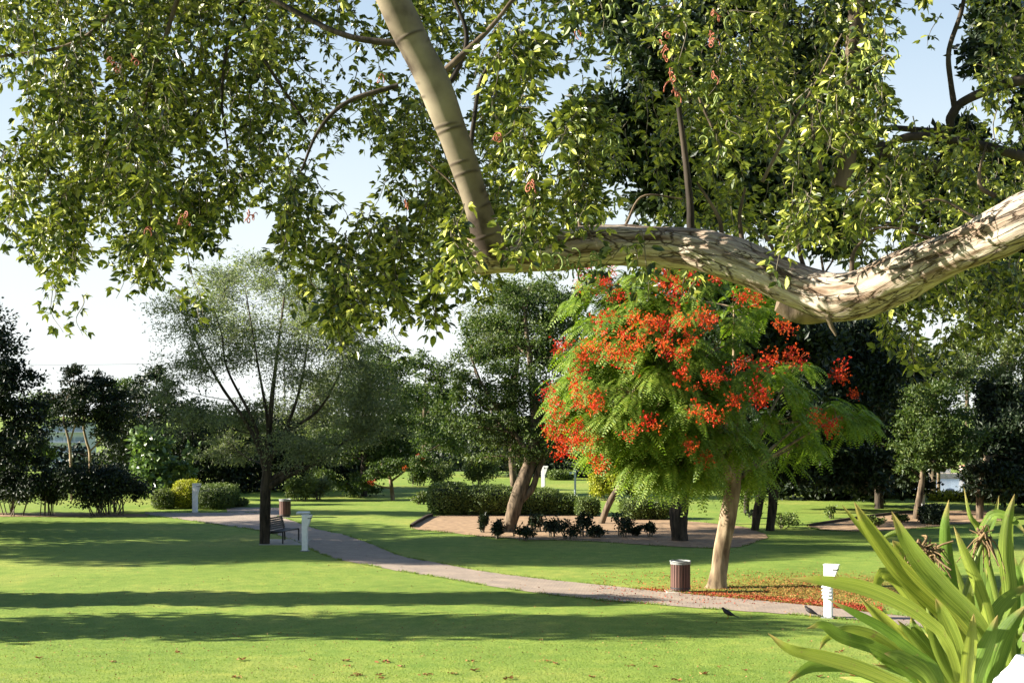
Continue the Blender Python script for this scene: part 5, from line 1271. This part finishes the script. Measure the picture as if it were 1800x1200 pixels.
for k in range(130):
    px, py = random.choice([(random.uniform(1000, 1090), random.uniform(150, 390)), (random.uniform(880, 950), random.uniform(90, 420)), (random.uniform(1180, 1300), random.uniform(10, 280)), (random.uniform(1480, 1560), random.uniform(80, 220)), (random.uniform(60, 450), random.uniform(60, 430)), (random.uniform(930, 1050), random.uniform(440, 480)), (random.uniform(1000, 1180), random.uniform(0, 120))])
    o = bpy.data.objects.new("pod", random.choice(PG)); COL.objects.link(o); o.parent = nt; o.location = Vector((P(px, py, (LZ(px) if px > 780 else 9.0) - random.uniform(.4, .7)) - tb).tolist()); o.rotation_euler = (random.random(), random.random(), random.random() * 6)
    s_ = random.uniform(.5, .85); o.scale = (s_,) * 3

# ------------------------------------------------------------------ grass, litter, petals
def inside_path(x, y):
    i = int(np.argmin(np.abs(PUw[:, 0] - x))); j = int(np.argmin(np.abs(PLw[:, 0] - x)))
    return PLw[j, 1] - .05 < y < PUw[i, 1] + .05
n = 90000
yy = 20.3 + 16 * RNG.random(n) ** 1.6; xx = (RNG.random(n) * 2 - 1) * yy * .375
keep = np.array([(y < 30 or not inside_path(x, y)) for x, y in zip(xx, yy)]); xx = xx[keep]; yy = yy[keep]; n = len(xx)
zz = np.array([gz(x, y) for x, y in zip(xx, yy)])
D = np.stack([RNG.normal(size=n) * .45, RNG.normal(size=n) * .45, np.ones(n)], 1)
cl_ = np.array([noise.noise(Vector((x * 1.1, y * 1.1, 0))) + .6 * noise.noise(Vector((x * 4, y * 4, 2))) for x, y in zip(xx, yy)])
hgt = (.025 + .03 * RNG.random(n) + .05 * np.clip(cl_ - .12, 0, 1) * (yy < 24)) * (1 - .9 * np.clip((yy - 21) / 13, 0, 1))
la = Acc(); leaves(la, np.stack([xx, yy, zz - .004], 1), D, RNG.normal(size=(n, 3)), hgt, .009, .1)
tag(la.build("grass", M['grass_blade']), "short cut grass blades on the near lawn", "grass", kind="stuff")
C = []
for ln_ in (PUw, PLw, BU, BL, B2U, B2L):
    for k in range(4200 if len(ln_) > 100 else 1200):
        i = random.randrange(len(ln_) - 1); t = random.random(); x = ln_[i, 0] * (1 - t) + ln_[i + 1, 0] * t; y = ln_[i, 1] * (1 - t) + ln_[i + 1, 1] * t
        q = noise.noise(Vector((x * 1.3, y * 1.3, 0)))
        if q < -.15: continue
        C.append((x + random.gauss(0, .03), y + random.gauss(0, .05 + .06 * q), gz(x, y)))
C = np.array(C); n = len(C); D = np.stack([RNG.normal(size=n) * .7, RNG.normal(size=n) * .7, np.ones(n)], 1)
la = Acc(); leaves(la, C, D, RNG.normal(size=(n, 3)), .04 + .05 * RNG.random(n), .014, .1)
tag(la.build("grass_edge", M['grass_blade']), "uncut grass tufts creeping over the edges of path and beds", "grass", kind="stuff")
# fallen red petals along the path edge and ochre litter below the flame tree
C = []
for k in range(6500):
    t = random.random() ** .6; px = 1120 + 430 * t; yb = np.interp(px, [p[0] for p in PU], [p[1] for p in PU])
    py = yb - abs(random.gauss(0, 1.6 + 4 * t)) + random.uniform(-.5, 1.2); C.append(G(px, py, .014))
for k in range(1500): C.append(G(random.uniform(1040, 1540), random.uniform(1005, 1062), .012))
C = np.array(C); n = len(C); la = Acc()
leaves(la, C, np.stack([RNG.normal(size=n), RNG.normal(size=n), np.abs(RNG.normal(size=n)) * .4], 1), RNG.normal(size=(n, 3)) * .4 + np.array((0, 0, 1)), .05, .035, .2)
tag(la.build("fallen_petals", M['fallen_petal']), "scatter of fallen red petals along the edge of the path by the flame tree", "petals", kind="stuff")
C = []
for k in range(6000):
    px = random.gauss(1400, 90); py = random.gauss(1040, 16)
    if 1080 < px < 1620 and 998 < py < np.interp(px, [p[0] for p in PU], [p[1] for p in PU]) + 1: C.append(G(px, py, .012))
C = np.array(C); n = len(C); la = Acc()
leaves(la, C, np.stack([RNG.normal(size=n), RNG.normal(size=n), np.abs(RNG.normal(size=n)) * .5], 1), RNG.normal(size=(n, 3)) * .5 + np.array((0, 0, 1)), .05, .03, .2)
tag(la.build("leaf_litter", M['litter']), "ochre and orange leaf litter in the grass below the flame tree", "litter", kind="stuff")
# specks on the lawn and path
C = []
for k in range(2600):
    px = random.uniform(-20, 1820); py = random.uniform(925, 1195); C.append(G(px, py, .02))
C = np.array(C); n = len(C); la = Acc()
leaves(la, C, np.stack([RNG.normal(size=n), RNG.normal(size=n), np.abs(RNG.normal(size=n)) * .4], 1), RNG.normal(size=(n, 3)) * .5 + np.array((0, 0, 1)), .04, .025, .2)
tag(la.build("scattered_leaf_bits", M['fallen_leaf']), "tiny dry leaf bits scattered over lawn and path", "litter", kind="stuff")
# fallen brown leaves in front
fl = []
for v in range(4):
    a = Acc(); r = np.random.default_rng(v + 50); n = 7
    for k in range(n):
        t0 = r.random() * 6.28; d = np.array((math.cos(t0), math.sin(t0), .25 * r.random()))
        leaves(a, (r.normal(size=(1, 3)) * np.array((.035, .035, .006)) + np.array((0, 0, .02))), d[None], r.normal(size=(1, 3)) * .5 + np.array((0, 0, 1)), .09 + .05 * r.random(), .05, .35, 1, 0, -.1)
    fl.append(a.mesh("fallen_leaf", M['fallen_leaf']))
for (px, py) in [(68, 1157), (312, 1147), (420, 1160), (545, 1160), (606, 1162), (612, 1170), (630, 1187), (625, 1186), (668, 1187), (674, 1192), (675, 1164), (705, 1172), (755, 1185), (745, 1186), (796, 1184), (833, 1179), (828, 1162), (895, 1193), (415, 1191), (975, 1166), (960, 1162), (1185, 1196), (1155, 1172), (1040, 1190), (1470, 1146), (1480, 1145), (1440, 1190), (1500, 1188), (197, 1164), (1240, 1185), (1110, 1170), (1310, 1178)]:
    o = bpy.data.objects.new("fallen_leaf", random.choice(fl)); COL.objects.link(o); g_ = G(px, py); o.location = Vector(g_.tolist()); o.rotation_euler = (0, 0, random.random() * 6.28)
    s_ = random.uniform(.4, .85); o.scale = (s_,) * 3
    tag(o, "curled brown fallen leaf lying on the near lawn", "fallen leaf", "fallen brown leaves on the near lawn")
